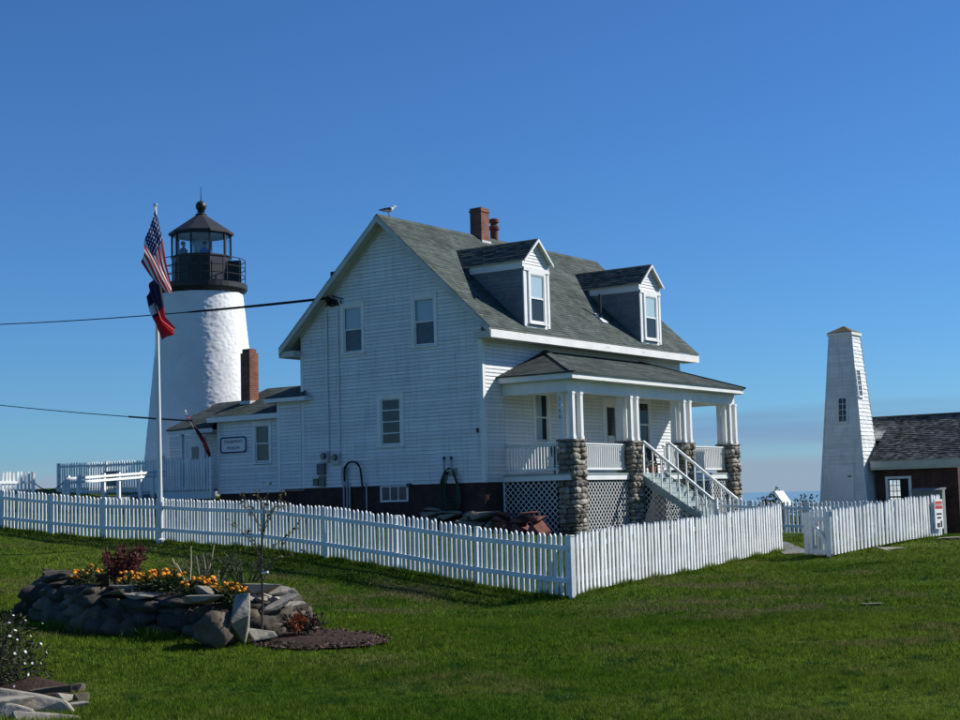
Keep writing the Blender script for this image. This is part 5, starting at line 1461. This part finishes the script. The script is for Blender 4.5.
fl1 = flagmesh('american_flag', [[(0, 3), (5, 27), (11, 60), (18, 84)], [(-5, 22), (0, 42), (8, 68), (17, 90)], [(-10, 42), (-4, 56), (5, 76), (13, 88)], [(-14, 57), (-7, 66), (1, 77), (8, 84)]], 34, 34, 0.07, 0.10)
fl1.materials.append(flagmat('stars_and_stripes', us))
tag(obj('american_flag', fl1), 'stars and stripes flag hanging limp at the top of the flagpole', 'flag')
def st2(u, v, mth, mix, n, l, uv):
    c = mix(mth('GREATER_THAN', u, 0.52), (0.012, 0.016, 0.05), (0.40, 0.018, 0.03))
    blob = mth('MULTIPLY', mth('LESS_THAN', mth('ABSOLUTE', mth('SUBTRACT', u, 0.36)), 0.10), mth('GREATER_THAN', v, 0.72))
    return mix(blob, c, (0.55, 0.60, 0.70))
fl2 = flagmesh('second_flag', [[(2, 68), (6, 90), (9, 112), (21, 124)], [(-4, 78), (0, 98), (6, 118), (16, 130)], [(-9, 92), (-5, 106), (2, 120), (7, 136)]], 26, 22, 0.08, 0.07)
fl2.materials.append(flagmat('navy_white_red', st2))
tag(obj('second_flag', fl2), 'navy, white and red flag hanging below the stars and stripes', 'flag')

# small rolled flag by the annex door
ff_ = thing('entry_flag', 'small dark red flag furled on an angled staff by the annex entry', 'flag', (XA, 12.7, 0.6))
s0 = Vector((XA-0.02, 12.62, 0.75)); s1 = Vector((XA-0.9, 13.35, 3.05))
obj('staff', MB().tube([s0, s1], 0.016, 6), WHITE, ff_)
obj('staff_ball', MB().lathe([(0.0, -0.05), (0.045, -0.02), (0.045, 0.03), (0.0, 0.05)], s1, 8), WHITE, ff_)
me = bpy.data.meshes.new('cloth'); V = []; F = []
for j in range(13):
    t = j/12
    for i in range(7):
        w_ = (i/6); p = s1.lerp(s0, 0.04+0.72*t); 
        V.append(tuple(p+Vector((-0.03*math.sin(i*2.1+j*.6), -0.02-0.42*w_*math.sin(math.pi*(0.12+0.8*t)), -0.25*w_-0.03*math.cos(i*2+j)))))
for j in range(12):
    for i in range(6): F.append((j*7+i, j*7+i+1, (j+1)*7+i+1, (j+1)*7+i))
me.from_pydata(V, [], F); me.shade_smooth(); me.materials.append(M('furled_flag', (0.035, 0.012, 0.02), 0.8, 0.1, 2.2, col2=(0.50, 0.03, 0.035), ramp=(0.50, 0.54)))
obj('cloth', me, None, ff_)

# ------------------------------------------------------------------ overhead cables
def cable(p0, p1, sag, n=24): return [p0.lerp(p1, i/n)-Z*sag*(1-(2*i/n-1)**2) for i in range(n+1)]
wA = Vector((-0.30, 6.45, 6.70)); wB = at(-260, 324, 75)
c1 = cable(wA, wB, 0.5); 
sc_ = thing('service_cable', 'heavy black overhead cable running to the gable of the keepers house', 'cable', wA)
obj('wire', MB().tube(c1, 0.020, 6), RUBBER, sc_)
k_ = [p for p in cable(wA, wB, 0.5, 60)][:12]
obj('sheath', MB().tube(k_, [0.05]*6+[0.048, 0.046, 0.045, 0.044, 0.042, 0.03], 8), RUBBER, sc_)
w2 = Vector((-0.02, 13.6, 2.72)); w3 = at(-200, 377, 72)
c2 = cable(w2, w3, 0.25)
sc2 = thing('telephone_cable', 'thin dark overhead cable passing the lighthouse to the annex eave', 'cable', w2)
obj('wire', MB().tube(c2, 0.018, 6), RUBBER, sc2)
obj('sheath', MB().tube(cable(w2, w3, 0.25, 60)[:9], 0.036, 8), M('grey_sheath', (0.06, 0.065, 0.07), 0.6), sc2)

def hull_rock(name, seed, mat_):
    rg = random.Random(seed); bm = bmesh.new()
    for k in range(rg.randint(13, 19)):
        p = Vector((rg.uniform(-1, 1), rg.uniform(-1, 1), rg.uniform(-1, 1)))
        p = Vector([math.copysign(abs(c)**0.55, c) for c in p])*0.5*rg.uniform(0.82, 1.05)
        bm.verts.new(p)
    bmesh.ops.convex_hull(bm, input=bm.verts[:])
    loose = [v for v in bm.verts if not v.link_faces]
    bmesh.ops.delete(bm, geom=loose, context='VERTS')
    bmesh.ops.dissolve_limit(bm, angle_limit=0.25, verts=bm.verts[:], edges=bm.edges[:])
    bmesh.ops.bevel(bm, geom=bm.edges[:], offset=0.045, segments=2, profile=0.6, affect='EDGES')
    bmesh.ops.triangulate(bm, faces=bm.faces[:])
    for v in bm.verts: v.co *= 1+0.05*noise.noise(v.co*5+Vector((seed, 0, 0)))
    me = bpy.data.meshes.new(name); bm.to_mesh(me); bm.free(); me.materials.append(mat_)
    return me

# ------------------------------------------------------------------ gull on the ridge
gull = thing('gull', 'white gull with grey wings standing on the roof ridge', 'bird', (0.25, 4.0, 9.42))
def ellipse_loft(secs, n=14):
    mb = MB(); rings = []
    for (x, z, ry_, rz_) in secs:
        b0 = len(mb.v)
        for k in range(n):
            a = 2*math.pi*k/n; mb.v.append((x, ry_*math.cos(a), z+rz_*math.sin(a)))
        rings.append(b0)
    for i in range(len(rings)-1):
        for k in range(n): l = (k+1) % n; mb.f.append((rings[i]+k, rings[i]+l, rings[i+1]+l, rings[i+1]+k)); mb.t.append(0)
    mb.f.append(tuple(rings[0]+k for k in range(n-1, -1, -1))); mb.t.append(0); mb.f.append(tuple(rings[-1]+k for k in range(n))); mb.t.append(0)
    return mb
gmx = Matrix.Translation((0.22, 4.0, 9.40)) @ Matrix.Rotation(math.radians(-28), 4, 'Z') @ Matrix.Diagonal((1.25, 1.25, 1.25, 1))
secs = [(-0.24, 0.155, 0.03, 0.008), (-0.16, 0.165, 0.045, 0.02), (-0.08, 0.175, 0.065, 0.05), (0.0, 0.18, 0.075, 0.068), (0.08, 0.195, 0.07, 0.065), (0.13, 0.225, 0.05, 0.05), (0.16, 0.26, 0.04, 0.042), (0.185, 0.285, 0.042, 0.042), (0.21, 0.29, 0.034, 0.032), (0.23, 0.287, 0.012, 0.012)]
obj('body', ellipse_loft(secs), M('gull_white', (0.78, 0.78, 0.76), 0.7, 0.04), gull, gmx, smooth=True)
for s in (-1, 1):
    wv_ = MB(); 
    P_ = [(0.09, 0.225, 0.072), (0.02, 0.245, 0.082), (-0.10, 0.225, 0.07), (-0.22, 0.195, 0.04), (-0.31, 0.165, 0.012), (-0.22, 0.155, 0.05), (-0.08, 0.14, 0.085), (0.04, 0.15, 0.085)]
    wv_.prism([Vector((x, s*y, z)) for (x, z, y) in P_], (0, s*0.012, 0)); obj('wing', wv_, M('gull_grey', (0.20, 0.22, 0.25), 0.7, 0.2, 8.0, col2=(0.06, 0.065, 0.07)), gull, gmx)
    obj('leg', MB().tube([(0.0, s*0.03, 0.13), (0.01, s*0.03, 0.02), (0.05, s*0.032, 0.008)], [0.010, 0.008, 0.008], 6), M('gull_leg', (0.30, 0.20, 0.18), 0.6), gull, gmx)
    obj('eye', MB().lathe([(0, -0.006), (0.006, 0), (0, 0.006)], (0.205, s*0.036, 0.297), 6), BLACK, gull, gmx)
obj('beak', MB().tube([(0.225, 0, 0.286), (0.255, 0, 0.283), (0.28, 0, 0.274)], [0.013, 0.010, 0.003], 6), M('gull_beak', (0.50, 0.32, 0.04), 0.5), gull, gmx)

# ------------------------------------------------------------------ hose on the gable wall
hs = thing('garden_hose', 'coiled dark green garden hose hung on the shaded gable wall', 'hose', (-0.1, 1.32, -0.7))
for k in range(7):
    pts = []; ra, rb = 0.30+0.045*k, 0.60+0.05*k; ph = R.uniform(0, 6)
    for i in range(29):
        a = 2*math.pi*i/28; pts.append((-0.13-0.018*k+0.03*math.sin(a*2+ph), 1.32+ra*math.sin(a)*(0.75+0.25*math.cos(a-math.pi)), 0.50-rb*(1-math.cos(a))*0.9+0.02*math.sin(3*a+ph)))
    obj('coil', MB().tube(pts, 0.022, 6), HOSE, hs)
obj('hanger', MB().box((-0.26, 1.20, 0.40), (-0.018, 1.44, 0.46)).box((-0.05, 1.12, 0.25), (-0.018, 1.52, 0.5)), GREYBOX, hs)
for (y, lean) in ((1.52, 0.0), (1.22, 0.02)):
    nz = MB().tube([(-0.2, y, 0.78), (-0.21, y, 0.45), (-0.21, y-lean, 0.25)], [0.04, 0.032, 0.03], 8); obj('wand', nz, M('hose_wand', (0.30, 0.32, 0.34), 0.5), hs)
    obj('nozzle', MB().tube([(-0.2, y, 0.78), (-0.2, y, 0.90)], [0.045, 0.05], 8), BLACK, hs)

# ------------------------------------------------------------------ rubble by the porch corner
RM = [hull_rock('slab', 20+i, [REDROCK, REDROCK, TANROCK][i % 3]) for i in range(6)]
rub = 0
def slab(p, sc, rz, label, mesh_, name='red_stone', grp='loose stones beside the house'):
    m = Matrix.Translation(p) @ Matrix.Rotation(rz, 4, 'Z') @ Matrix.Rotation(R.gauss(0, .08), 4, 'X') @ Matrix.Rotation(R.gauss(0, .08), 4, 'Y') @ Matrix.Diagonal((*sc, 1))
    tag(obj(name, mesh_, None, None, m), label, 'stone', grp)
for row, (z0_, h_, y0_, y1_) in enumerate(((-1.50, .44, -2.75, 1.7), (-1.22, .26, -2.6, 1.6), (-1.05, .14, -2.3, 1.7))):
    y = y0_
    while y < y1_:
        w = R.uniform(.55, .95); yc = y+w/2; red = yc < -0.5
        slab(Vector((-.55+.12*row+R.uniform(-.06, .06), yc, z0_+0.05*(yc > -0.6)+0.10*max(0, yc-0.6)+R.uniform(-.02, .03))), (0.75, w*1.1, h_*R.uniform(.85, 1.15)), R.gauss(0, .12), ('low red sandstone slab at the foot of', 'middle red sandstone slab of', 'topmost red sandstone slab of')[row]+' the pile beside the porch lattice' if red else ('low tan stone at the foot of', 'middle tan stone of', 'thin tan stone on top of')[row]+' the pile below the garden hose', RM[R.choice([0, 1, 3, 4])] if red else RM[R.choice([2, 5])], 'red_stone' if red else 'tan_stone')
        y += w
# ------------------------------------------------------------------ porch furniture
WICK = M('dark_wicker', (0.022, 0.022, 0.024), 0.7, 0.3, 20.0, bump=0.4, bscale=60)
def chair(label, x, y, rz):
    t = thing('porch_chair', label, 'chair', (x, y, FLZ), 'dark chairs on the porch')
    m = Matrix.Translation((x, y, FLZ)) @ Matrix.Rotation(rz, 4, 'Z')
    obj('seat', MB().box((-.29, -.28, .36), (.29, .28, .42)), WICK, t, m)
    bk = MB()
    for i in range(7):
        a = -0.27+i*0.09; bk.bar((a, .27, .42), (a*1.08, .42, 1.08-0.9*a*a), 0.05, 0.025, upv=(0, 1, 0))
    bk.bar((-.3, .40, .95), (.3, .40, .95), .03, .07); obj('backrest', bk, WICK, t, m)
    for (a, b_) in ((-.27, -.26), (.27, -.26), (-.27, .26), (.27, .26)): obj('leg', MB().bar((a, b_, 0), (a, b_, .36 if b_ > 0 else .60), .05, .05), WICK, t, m)
    for s in (-1, 1): obj('arm', MB().bar((s*.29, -.30, .62), (s*.31, .34, .66), .09, .035), WICK, t, m)
chair('dark porch chair beside the corner pier and front window', 3.55, -0.85, 0.2)
chair('dark porch chair at the head of the stairs', 7.95, -1.55, -0.3)
chair('dark porch chair under the far front window', 10.6, -0.7, 0.0)
pt = thing('flower_pot', 'pot of white flowers at the top of the porch stairs', 'plant', (7.3, -2.2, FLZ))
obj('pot', MB().lathe([(0, 0), (.12, 0), (.16, .24), (.17, .26), (.13, .25), (0, .22)], (7.3, -2.2, FLZ), 14), M('terracotta', (.30, .12, .07), .8), pt)
pf = MB(); pw = MB()
for k in range(60): d = rdir(up_=.6); leaf(pf, Vector((7.3, -2.2, FLZ+.24))+d*.06, d, .16, .04)
for k in range(16): d = rdir(up_=.5); pw.lathe([(0, 0), (.035, .012), (0, .03)], Vector((7.3, -2.2, FLZ+.28))+d*.17, 6)
obj('foliage', pf, leafmat('mid_leaf', (.05, .085, .03)), pt); obj('bloom', pw, WHITE, pt)

# ------------------------------------------------------------------ stone flower bed
bed = thing('stone_flower_bed', 'dry-laid fieldstone flower bed on the lawn, shaded side towards the viewer', 'flower bed', (-28.6, -15.3, -1.95))
RK = [hull_rock('rock', 40+i, ROCK[i % 4]) for i in range(10)]
BK = [rock_mesh('rock', 60+i, ROCK[(0, 2, 1, 0, 2, 1, 0, 1, 2)[i]], sub=3, rough=0.46) for i in range(9)]
for b0_ in BK: b0_.shade_smooth()
def put(p, sc, rz=0.0, rx=0.0, ry_=0.0, mesh_=None, parent=bed, name='stone'):
    m = Matrix.Translation(p) @ Matrix.Rotation(rz, 4, 'Z') @ Matrix.Rotation(ry_, 4, 'Y') @ Matrix.Rotation(rx, 4, 'X') @ Matrix.Diagonal((*sc, 1))
    return obj(name, mesh_ or R.choice(RK), None, parent, m)
# wall runs along the camera side: path of base points
path = [Vector((-27.75, -12.75)), Vector((-28.5, -13.3)), Vector((-29.1, -14.3)), Vector((-29.45, -15.2)), Vector((-29.55, -16.0)), Vector((-29.35, -16.8)), Vector((-28.9, -17.35)), Vector((-28.2, -17.35)), Vector((-27.6, -16.7))]
seg = [0]
for a, b_ in zip(path[:-1], path[1:]): seg.append(seg[-1]+(b_-a).length)
def along(s):
    s = max(0, min(seg[-1]-1e-4, s))
    for i in range(len(path)-1):
        if s <= seg[i+1]:
            t = (s-seg[i])/(seg[i+1]-seg[i]); d = (path[i+1]-path[i]).normalized(); return path[i].lerp(path[i+1], t), d
TOPH = lambda s: 0.40 + 0.16*math.exp(-((s-1.6)/1.6)**2) + 0.05*math.sin(s*2)
for row in range(4):
    s = 0.0
    while s < seg[-1]-0.1:
        w = R.uniform(0.26, 0.52) if row < 3 else R.uniform(0.3, 0.6); h = (R.uniform(0.20, 0.30), R.uniform(0.14, 0.22), R.uniform(0.12, 0.18), R.uniform(0.08, 0.13))[row]
        p, d = along(s+w/2); inn = Vector((d.y, -d.x)); c_ = Vector((-28.4, -15.2))-p
        if inn.dot(c_) < 0: inn = -inn
        off = (0.0, 0.05, 0.10, 0.16)[row]; zz = (0.06, 0.20, 0.33, 0.44)[row]*TOPH(s+w/2)/0.5
        q = p+inn*off
        put(Vector((q.x, q.y, gz(q.x, q.y)+zz)), (w*1.12, R.uniform(0.34, 0.46), h*1.25), math.atan2(d.y, d.x)+R.gauss(0, .12), R.gauss(0, .08), R.gauss(0, .08), mesh_=R.choice(BK) if row < 2 else R.choice(BK+RK[:3]) if row == 2 else R.choice(BK+RK))
        s += w
# named characters: leaning slab, flat tilted slab, top ledges, end boulders
def bp_(px, py, dd_): return at(px, py, dd_)
put(bp_(242, 613, 15.45), (0.24, 0.50, 0.60), math.radians(-50), math.radians(-38), 0.1, RK[3])
put(bp_(277, 606, 15.9), (0.52, 0.22, 0.10), math.radians(-20), 0.1, math.radians(-20), RK[7])
put(bp_(217, 630, 15.3), (0.46, 0.36, 0.34), 0.4, 0, 0, BK[2])
put(bp_(262, 634, 15.5), (0.34, 0.2, 0.14), -0.4, 0, 0, RK[3])
put(bp_(200, 600, 15.9), (0.50, 0.3, 0.13), math.radians(-40), 0, 0.05, RK[7])
put(bp_(206, 590, 16.3), (0.26, 0.26, 0.12), 0.3, 0, 0, RK[3])
put(bp_(255, 590, 16.6), (0.55, 0.35, 0.18), math.radians(-30), 0, 0.1, RK[7])
put(bp_(280, 590, 16.9), (0.45, 0.30, 0.14), math.radians(-30), 0, 0.1, RK[3])
put(bp_(135, 588, 17.0), (0.75, 0.5, 0.10), math.radians(-55), 0, 0.04, RK[7])
put(bp_(88, 582, 17.9), (0.6, 0.35, 0.22), math.radians(-60), 0, 0, RK[0])
put(bp_(60, 600, 18.2), (0.8, 0.6, 0.40), math.radians(-40), 0, 0, BK[1])
put(bp_(42, 604, 18.9), (0.6, 0.5, 0.38), math.radians(-30), 0, 0, BK[4])
put(bp_(290, 622, 16.4), (0.4, 0.4, 0.25), 0.3, 0, 0, RK[9])
for k in range(14):
    put(bp_(262+R.uniform(-16, 22), 600+R.uniform(-5, 6), 16.3+R.uniform(-.1, .2)), (R.uniform(.12, .25), R.uniform(.1, .2), R.uniform(.04, .08)), R.uniform(0, 3), R.gauss(0, .2), R.gauss(0, .2), RK[3])
# soil fill
so = MB(); cen = Vector((-28.35, -15.2)); P_ = []
N_ = 28
for k in range(N_):
    s = seg[-1]*k/(N_-1); p, d = along(s); P_.append(p.lerp(cen, 0.10))
cz = gz(cen.x, cen.y)+0.50
zt_ = lambda p: gz(p.x, p.y)+0.36
for a, b_ in zip(P_, P_[1:]+P_[:1]):
    so.face([(a.x, a.y, zt_(a)), (b_.x, b_.y, zt_(b_)), (cen.x, cen.y, cz)])
    so.face([(a.x, a.y, gz(a.x, a.y)-0.1), (b_.x, b_.y, gz(b_.x, b_.y)-0.1), (b_.x, b_.y, zt_(b_)), (a.x, a.y, zt_(a))])
obj('soil', so, SOIL, bed)
# mulch ring round the sapling
mu = MB(); rings = [(0.0, 0.05), (0.4, 0.055), (0.75, 0.035), (1.0, 0.004)]
def mpt(f, a, hz):
    lx = MA*f*math.cos(a)*(1+.07*math.sin(5*a)+.04*math.sin(11*a)); ly = MBX*f*math.sin(a)*(1+.06*math.sin(3*a+1)+.04*math.sin(13*a))
    x = MC[0]+lx*AL[0]+ly*AL[1]; y = MC[1]+lx*AL[1]-ly*AL[0]
    return (x, y, gz(x, y)+hz+0.022+0.012*noise.noise(Vector((x*6, y*6, 0))))
pr_ = None
for (f, hz) in rings:
    cur = [mpt(f, 2*math.pi*k/60, hz) for k in range(60)]
    if pr_:
        for k in range(60): l = (k+1) % 60; mu.face([pr_[k], pr_[l], cur[l], cur[k]])
    pr_ = cur
obj('mulch', mu, SOIL, kind='structure')
chips = MB()
for k in range(2600):
    a = R.uniform(0, 6.283); f = math.sqrt(R.random())*R.uniform(.9, 1.16); q = Vector(mpt(f, a, 0.03*max(0, 1-f)+.012))
    leaf(chips, q, Vector((R.uniform(-1, 1), R.uniform(-1, 1), R.uniform(-.1, .45))), R.uniform(.02, .06), R.uniform(.012, .03))
co_ = obj('bark_chips', chips, M('bark_chip', (0.11, 0.065, 0.048), 0.9, 0.5, 30.0, col2=(0.26, 0.20, 0.16), ramp=(.55, .8)), kind='stuff')
co_['label'] = 'brown bark chips spread over the mulch ring'; co_['category'] = 'mulch'

# marigolds, sedum, stalks
ORANGE = M('marigold_orange', (0.72, 0.27, 0.012), 0.7, 0.25, 20.0)
MLEAF = leafmat('marigold_leaf', (0.045, 0.075, 0.025))
flm = MB().lathe([(0.0, -0.012), (0.030, 0.0), (0.040, 0.016), (0.028, 0.032), (0.010, 0.038), (0.0, 0.036)], (0, 0, 0), 8).mesh('flower', ORANGE)
def marigold(px, py, dep, n, r, lb):
    c = bp_(px, py, dep); c.z -= 0.10
    t = thing('marigold_plant', lb, 'flower', c, 'marigolds in the stone flower bed')
    fo = MB()
    for k in range(170):
        d = rdir(up_=.35); leaf(fo, c+Vector((d.x*r*R.random(), d.y*r*R.random(), max(0, d.z)*.15*R.random())), d, .09, .025)
    obj('foliage', fo, MLEAF, t, kind='stuff')
    for k in range(round(n*1.7)):
        a = R.uniform(0, 6.283); f = math.sqrt(R.random())
        p = c+Vector((r*f*math.cos(a), r*f*math.sin(a), .11+.09*R.random()-.05*f))
        obj('flower', flm, None, t, Matrix.Translation(p) @ Matrix.Rotation(R.gauss(0, .4), 4, 'X') @ Matrix.Rotation(R.gauss(0, .4), 4, 'Y') @ Matrix.Scale(R.uniform(.42, .78), 4))
for (px, py, dep, n, r, lb) in ((84, 576, 17.6, 9, .16, 'marigold clump standing apart above the flat ledge stones'), (92, 573, 17.9, 5, .12, 'sparse marigold clump between the ledge stones and the dark red plant'), (131, 579, 17.0, 12, .17, 'marigold clump directly in front of the dark red plant'), (149, 578, 16.8, 13, .17, 'marigold clump between the dark red plant and the dry stalks'), (163, 576, 16.7, 14, .17, 'fullest marigold clump, on the red plant side of the dry stalks'), (173, 579, 16.5, 10, .15, 'marigold clump at the foot of the leaning dry stalk'), (193, 586, 16.3, 9, .14, 'marigold clump below the upright dry stalks'), (205, 583, 16.4, 10, .15, 'marigold clump in front of the feathery green plant'), (224, 588, 16.1, 10, .15, 'marigold clump beside the leaning slab of the bed wall'), (234, 590, 16.0, 10, .15, 'marigold clump right behind the leaning slab of the bed wall')):
    marigold(px, py, dep, n, r, lb)
def stalky(label, px, py, dep, n, hgt, spread, mat_, lmat, nleaf, L, w, name='perennial_plant', cat='plant'):
    c = bp_(px, py, dep); t = thing(name, label, cat, c); st = MB(); lf_ = MB()
    for k in range(n):
        a = R.uniform(0, 6.283); q = Vector((math.cos(a), math.sin(a), 0))*spread*math.sqrt(R.random()); h = hgt*R.uniform(.65, 1.08)
        p0 = c+q*.45; p1 = c+q*.8+Z*h*.55; p2 = c+q*1.15+Z*h
        st.tube([p0, p1, p2], [.008, .007, .004], 5)
        for i in range(nleaf):
            f = R.uniform(.25, 1.0); p = p0.lerp(p1, f*2) if f < .5 else p1.lerp(p2, f*2-1)
            leaf(lf_, p, rdir(up_=.5), L*R.uniform(.6, 1.2), w*R.uniform(.6, 1.2))
    obj('stems', st, mat_, t); obj('leaves', lf_, lmat, t, kind='stuff')
RSTEM = M('red_stem', (0.10, 0.03, 0.025), .7, .3); RLEAF = leafmat('red_leaf', (0.105, 0.034, 0.026), .5)
stalky('bushy dark red plant rising from the stone flower bed', 124, 584, 17.3, 46, .40, .26, RSTEM, RLEAF, 26, .075, .026)
stalky('loose green feathery plant behind the marigolds', 212, 582, 16.9, 30, .30, .42, M('green_stem', (.06, .08, .03), .7), leafmat('feather_leaf', (.05, .07, .028)), 16, .09, .012)
stalky('green weedy plant at the sapling end of the bed', 246, 582, 16.8, 22, .28, .30, MATS['green_stem'], LEAFM['feather_leaf'], 14, .09, .014)
stk = thing('dry_stalks', 'pale dry flower stalks standing in the stone flower bed', 'plant', bp_(185, 584, 16.6))
DRY = M('dry_stalk', (0.42, 0.36, 0.22), .8, .2)
for (x0, y0_, x1, y1_) in ((183, 586, 172, 558), (190, 580, 191, 546), (206, 575, 203, 553), (207, 576, 214, 545), (200, 582, 196, 556), (216, 582, 219, 570), (184, 580, 176, 563)):
    a = bp_(x0, y0_, 16.6); b_ = bp_(x1, y1_, 16.6); obj('stalk', MB().tube([a, a.lerp(b_, .5)+Vector((.01, 0, 0)), b_], [.010, .009, .006], 5), DRY, stk)
bush('bronze_plant', 'small bronze and orange leaved plant beside the mulch ring', 'plant', bp_(303, 632, 15.9), .26, .24, .22, 300, .07, .03, leafmat('bronze_leaf', (0.05, 0.035, 0.025), .4))
ob = thing('orange_flower', 'rusty orange bloom at the end of the stone bed', 'flower', bp_(298, 622, 15.8))
om = MB()
for k in range(60): d = rdir(up_=.2); leaf(om, bp_(298, 623, 15.75)+d*.05, d, .06, .03)
obj('bloom', om, M('rust_orange', (0.40, 0.10, 0.03), .7, .3), ob)

# ------------------------------------------------------------------ young tree
sb = bp_(261, 641, 15.6); sb.z = gz(sb.x, sb.y)
tr_ = thing('young_tree', 'thin young tree with sparse leaves in the mulch ring', 'tree', sb)
tk = MB(); tp_ = at(264, 498, 15.6)
mid = [sb-Z*.05, sb.lerp(tp_, .3)+Vector((.01, 0, 0)), sb.lerp(tp_, .6)+Vector((-.012, .01, 0)), sb.lerp(tp_, .85), tp_]
tk.tube(mid, [.016, .013, .010, .007, .004], 7)
obj('trunk', tk, BARK, tr_)
bl_ = MB(); br_m = MB()
tips = [(238, 486), (230, 520), (244, 505), (283, 492), (291, 505), (272, 510), (300, 520), (250, 530), (288, 535), (305, 552), (268, 486), (255, 490)]
for (x, y) in tips:
    f = R.uniform(.42, .78) if y > 515 else R.uniform(.6, .92)
    a = sb.lerp(tp_, f); b_ = at(x, y, 15.6+R.uniform(-.35, .35)); m_ = a.lerp(b_, .5)+Z*.04
    br_m.tube([a, m_, b_], [.005, .004, .0018], 5)
    for k in range(12):
        g = R.uniform(.35, 1.05); p = a.lerp(m_, g*2) if g < .5 else m_.lerp(b_, g*2-1)
        leaf(bl_, p+rdir()*.02, rdir(up_=-.1), R.uniform(.03, .06), R.uniform(.018, .032))
obj('branches', br_m, BARK, tr_); obj('crown', bl_, leafmat('sapling_leaf', (0.13, 0.115, 0.050), .5), tr_, kind='stuff')
obj('tree_tie', MB().tube([at(262, 573, 15.56), at(268, 572, 15.5)], .012, 6), WHITE, tr_)

# ------------------------------------------------------------------ near bed with asters
nb = thing('rock_border', 'low border of pale rocks in front of the white asters', 'rock border', (-33.4, -19.3, -2.0))
def gput(px, py, dd_, sc, rz, k, rx=0, ry_=0): 
    q = bp_(px, py, dd_); put(q, sc, rz, rx, ry_, RK[k], nb, 'rock')
gput(34, 706, 11.3, (0.80, 0.46, 0.30), math.radians(-42), 3); gput(22, 699, 11.9, (0.20, 0.2, 0.16), .3, 3); gput(48, 693, 12.0, (0.36, 0.22, 0.13), -.5, 0); gput(60, 694, 12.1, (0.22, 0.2, 0.10), -.2, 3)
gput(80, 706, 11.7, (0.14, 0.16, 0.22), .6, 9); gput(78, 690, 12.2, (0.18, 0.12, 0.14), .2, 5); gput(88, 719, 11.4, (0.26, 0.2, 0.14), .2, 1); gput(50, 720, 10.9, (0.6, 0.3, 0.16), -.5, 3); gput(33, 690, 12.2, (0.16, 0.14, 0.14), .4, 4); gput(-12, 712, 11.1, (0.6, 0.5, 0.24), -.4, 7)
gput(66, 713, 11.4, (0.34, 0.26, 0.18), -.6, 7); gput(70, 700, 11.8, (0.26, 0.2, 0.14), .3, 3); gput(12, 714, 11.0, (0.5, 0.36, 0.26), -.7, 3)
sl2 = MB(); c0 = bp_(34, 696, 12.2); n_ = 20
for k in range(n_):
    a0, a1 = 6.283*k/n_, 6.283*(k+1)/n_
    P3 = lambda a: Vector((c0.x+(.36+.04*math.sin(3*a))*math.cos(a), c0.y+(.36+.04*math.sin(3*a))*math.sin(a), gz(c0.x+.36*math.cos(a), c0.y+.36*math.sin(a))+0.012))
    sl2.face([P3(a0), P3(a1), (c0.x, c0.y, gz(c0.x, c0.y)+.12)])
obj('soil', sl2, SOIL, nb)
ac_ = bp_(-14, 690, 12.3); ac_.z = gz(ac_.x, ac_.y)
ast = bush('aster_shrub', 'leafy bush covered in small white asters at the edge of the lawn', 'shrub', ac_, .52, .52, .68, 2600, .06, .02, leafmat('aster_leaf', (0.040, 0.045, 0.024), .4), clumps=22)
dm = MB()
for k in range(7):
    a = 6.283*k/7; dm.face([(0, 0, 0), (.020*math.cos(a-.3), .020*math.sin(a-.3), .004), (.026*math.cos(a), .026*math.sin(a), .003), (.020*math.cos(a+.3), .020*math.sin(a+.3), .004)])
dme = dm.mesh('flower', M('aster_white', (.80, .80, .82), .7, .05))
for k in range(170):
    d = rdir(up_=.25); f = R.uniform(.75, 1.1)
    p = ac_+Vector((d.x*.52*f, d.y*.52*f, max(.05, .26+d.z*.38*f)))
    o_ = obj('flower', dme, None, ast, Matrix.Translation(p) @ (d+Vector((0, 0, .4))).to_track_quat('Z', 'Y').to_matrix().to_4x4() @ Matrix.Scale(R.uniform(.28, .62), 4))

# ------------------------------------------------------------------ flat stones in the lawn
for (px, dd_, sc, lb, k) in ((870, 606, (0.40, 0.16, 0.05), 'small pale flat stone lying alone in the open lawn', 7), (890, 549, (0.75, 0.35, 0.06), 'flat ledge stone in the grass below the danger sign', 3), (950, 540, (0.9, 0.5, 0.12), 'low stone beside the brick wall at the fence end', 7), (40, 543, (0.9, 0.4, 0.04), 'flat stone in the grass by the shaded fence', 3)):
    z_ = -2.1; 
    for it in range(6):
        rr_ = fw + r2*((px-480)/FPX) - u2*((dd_-360)/FPX); q = CAM+rr_*((z_-CAM.z)/rr_.z); z_ = gz(q.x, q.y)
    m = Matrix.Translation(q+Z*0.02) @ Matrix.Rotation(R.uniform(-.4, .4)-.6, 4, 'Z') @ Matrix.Diagonal((*sc, 1))
    tag(obj('lawn_stone', RK[k], None, None, m), lb, 'stone')
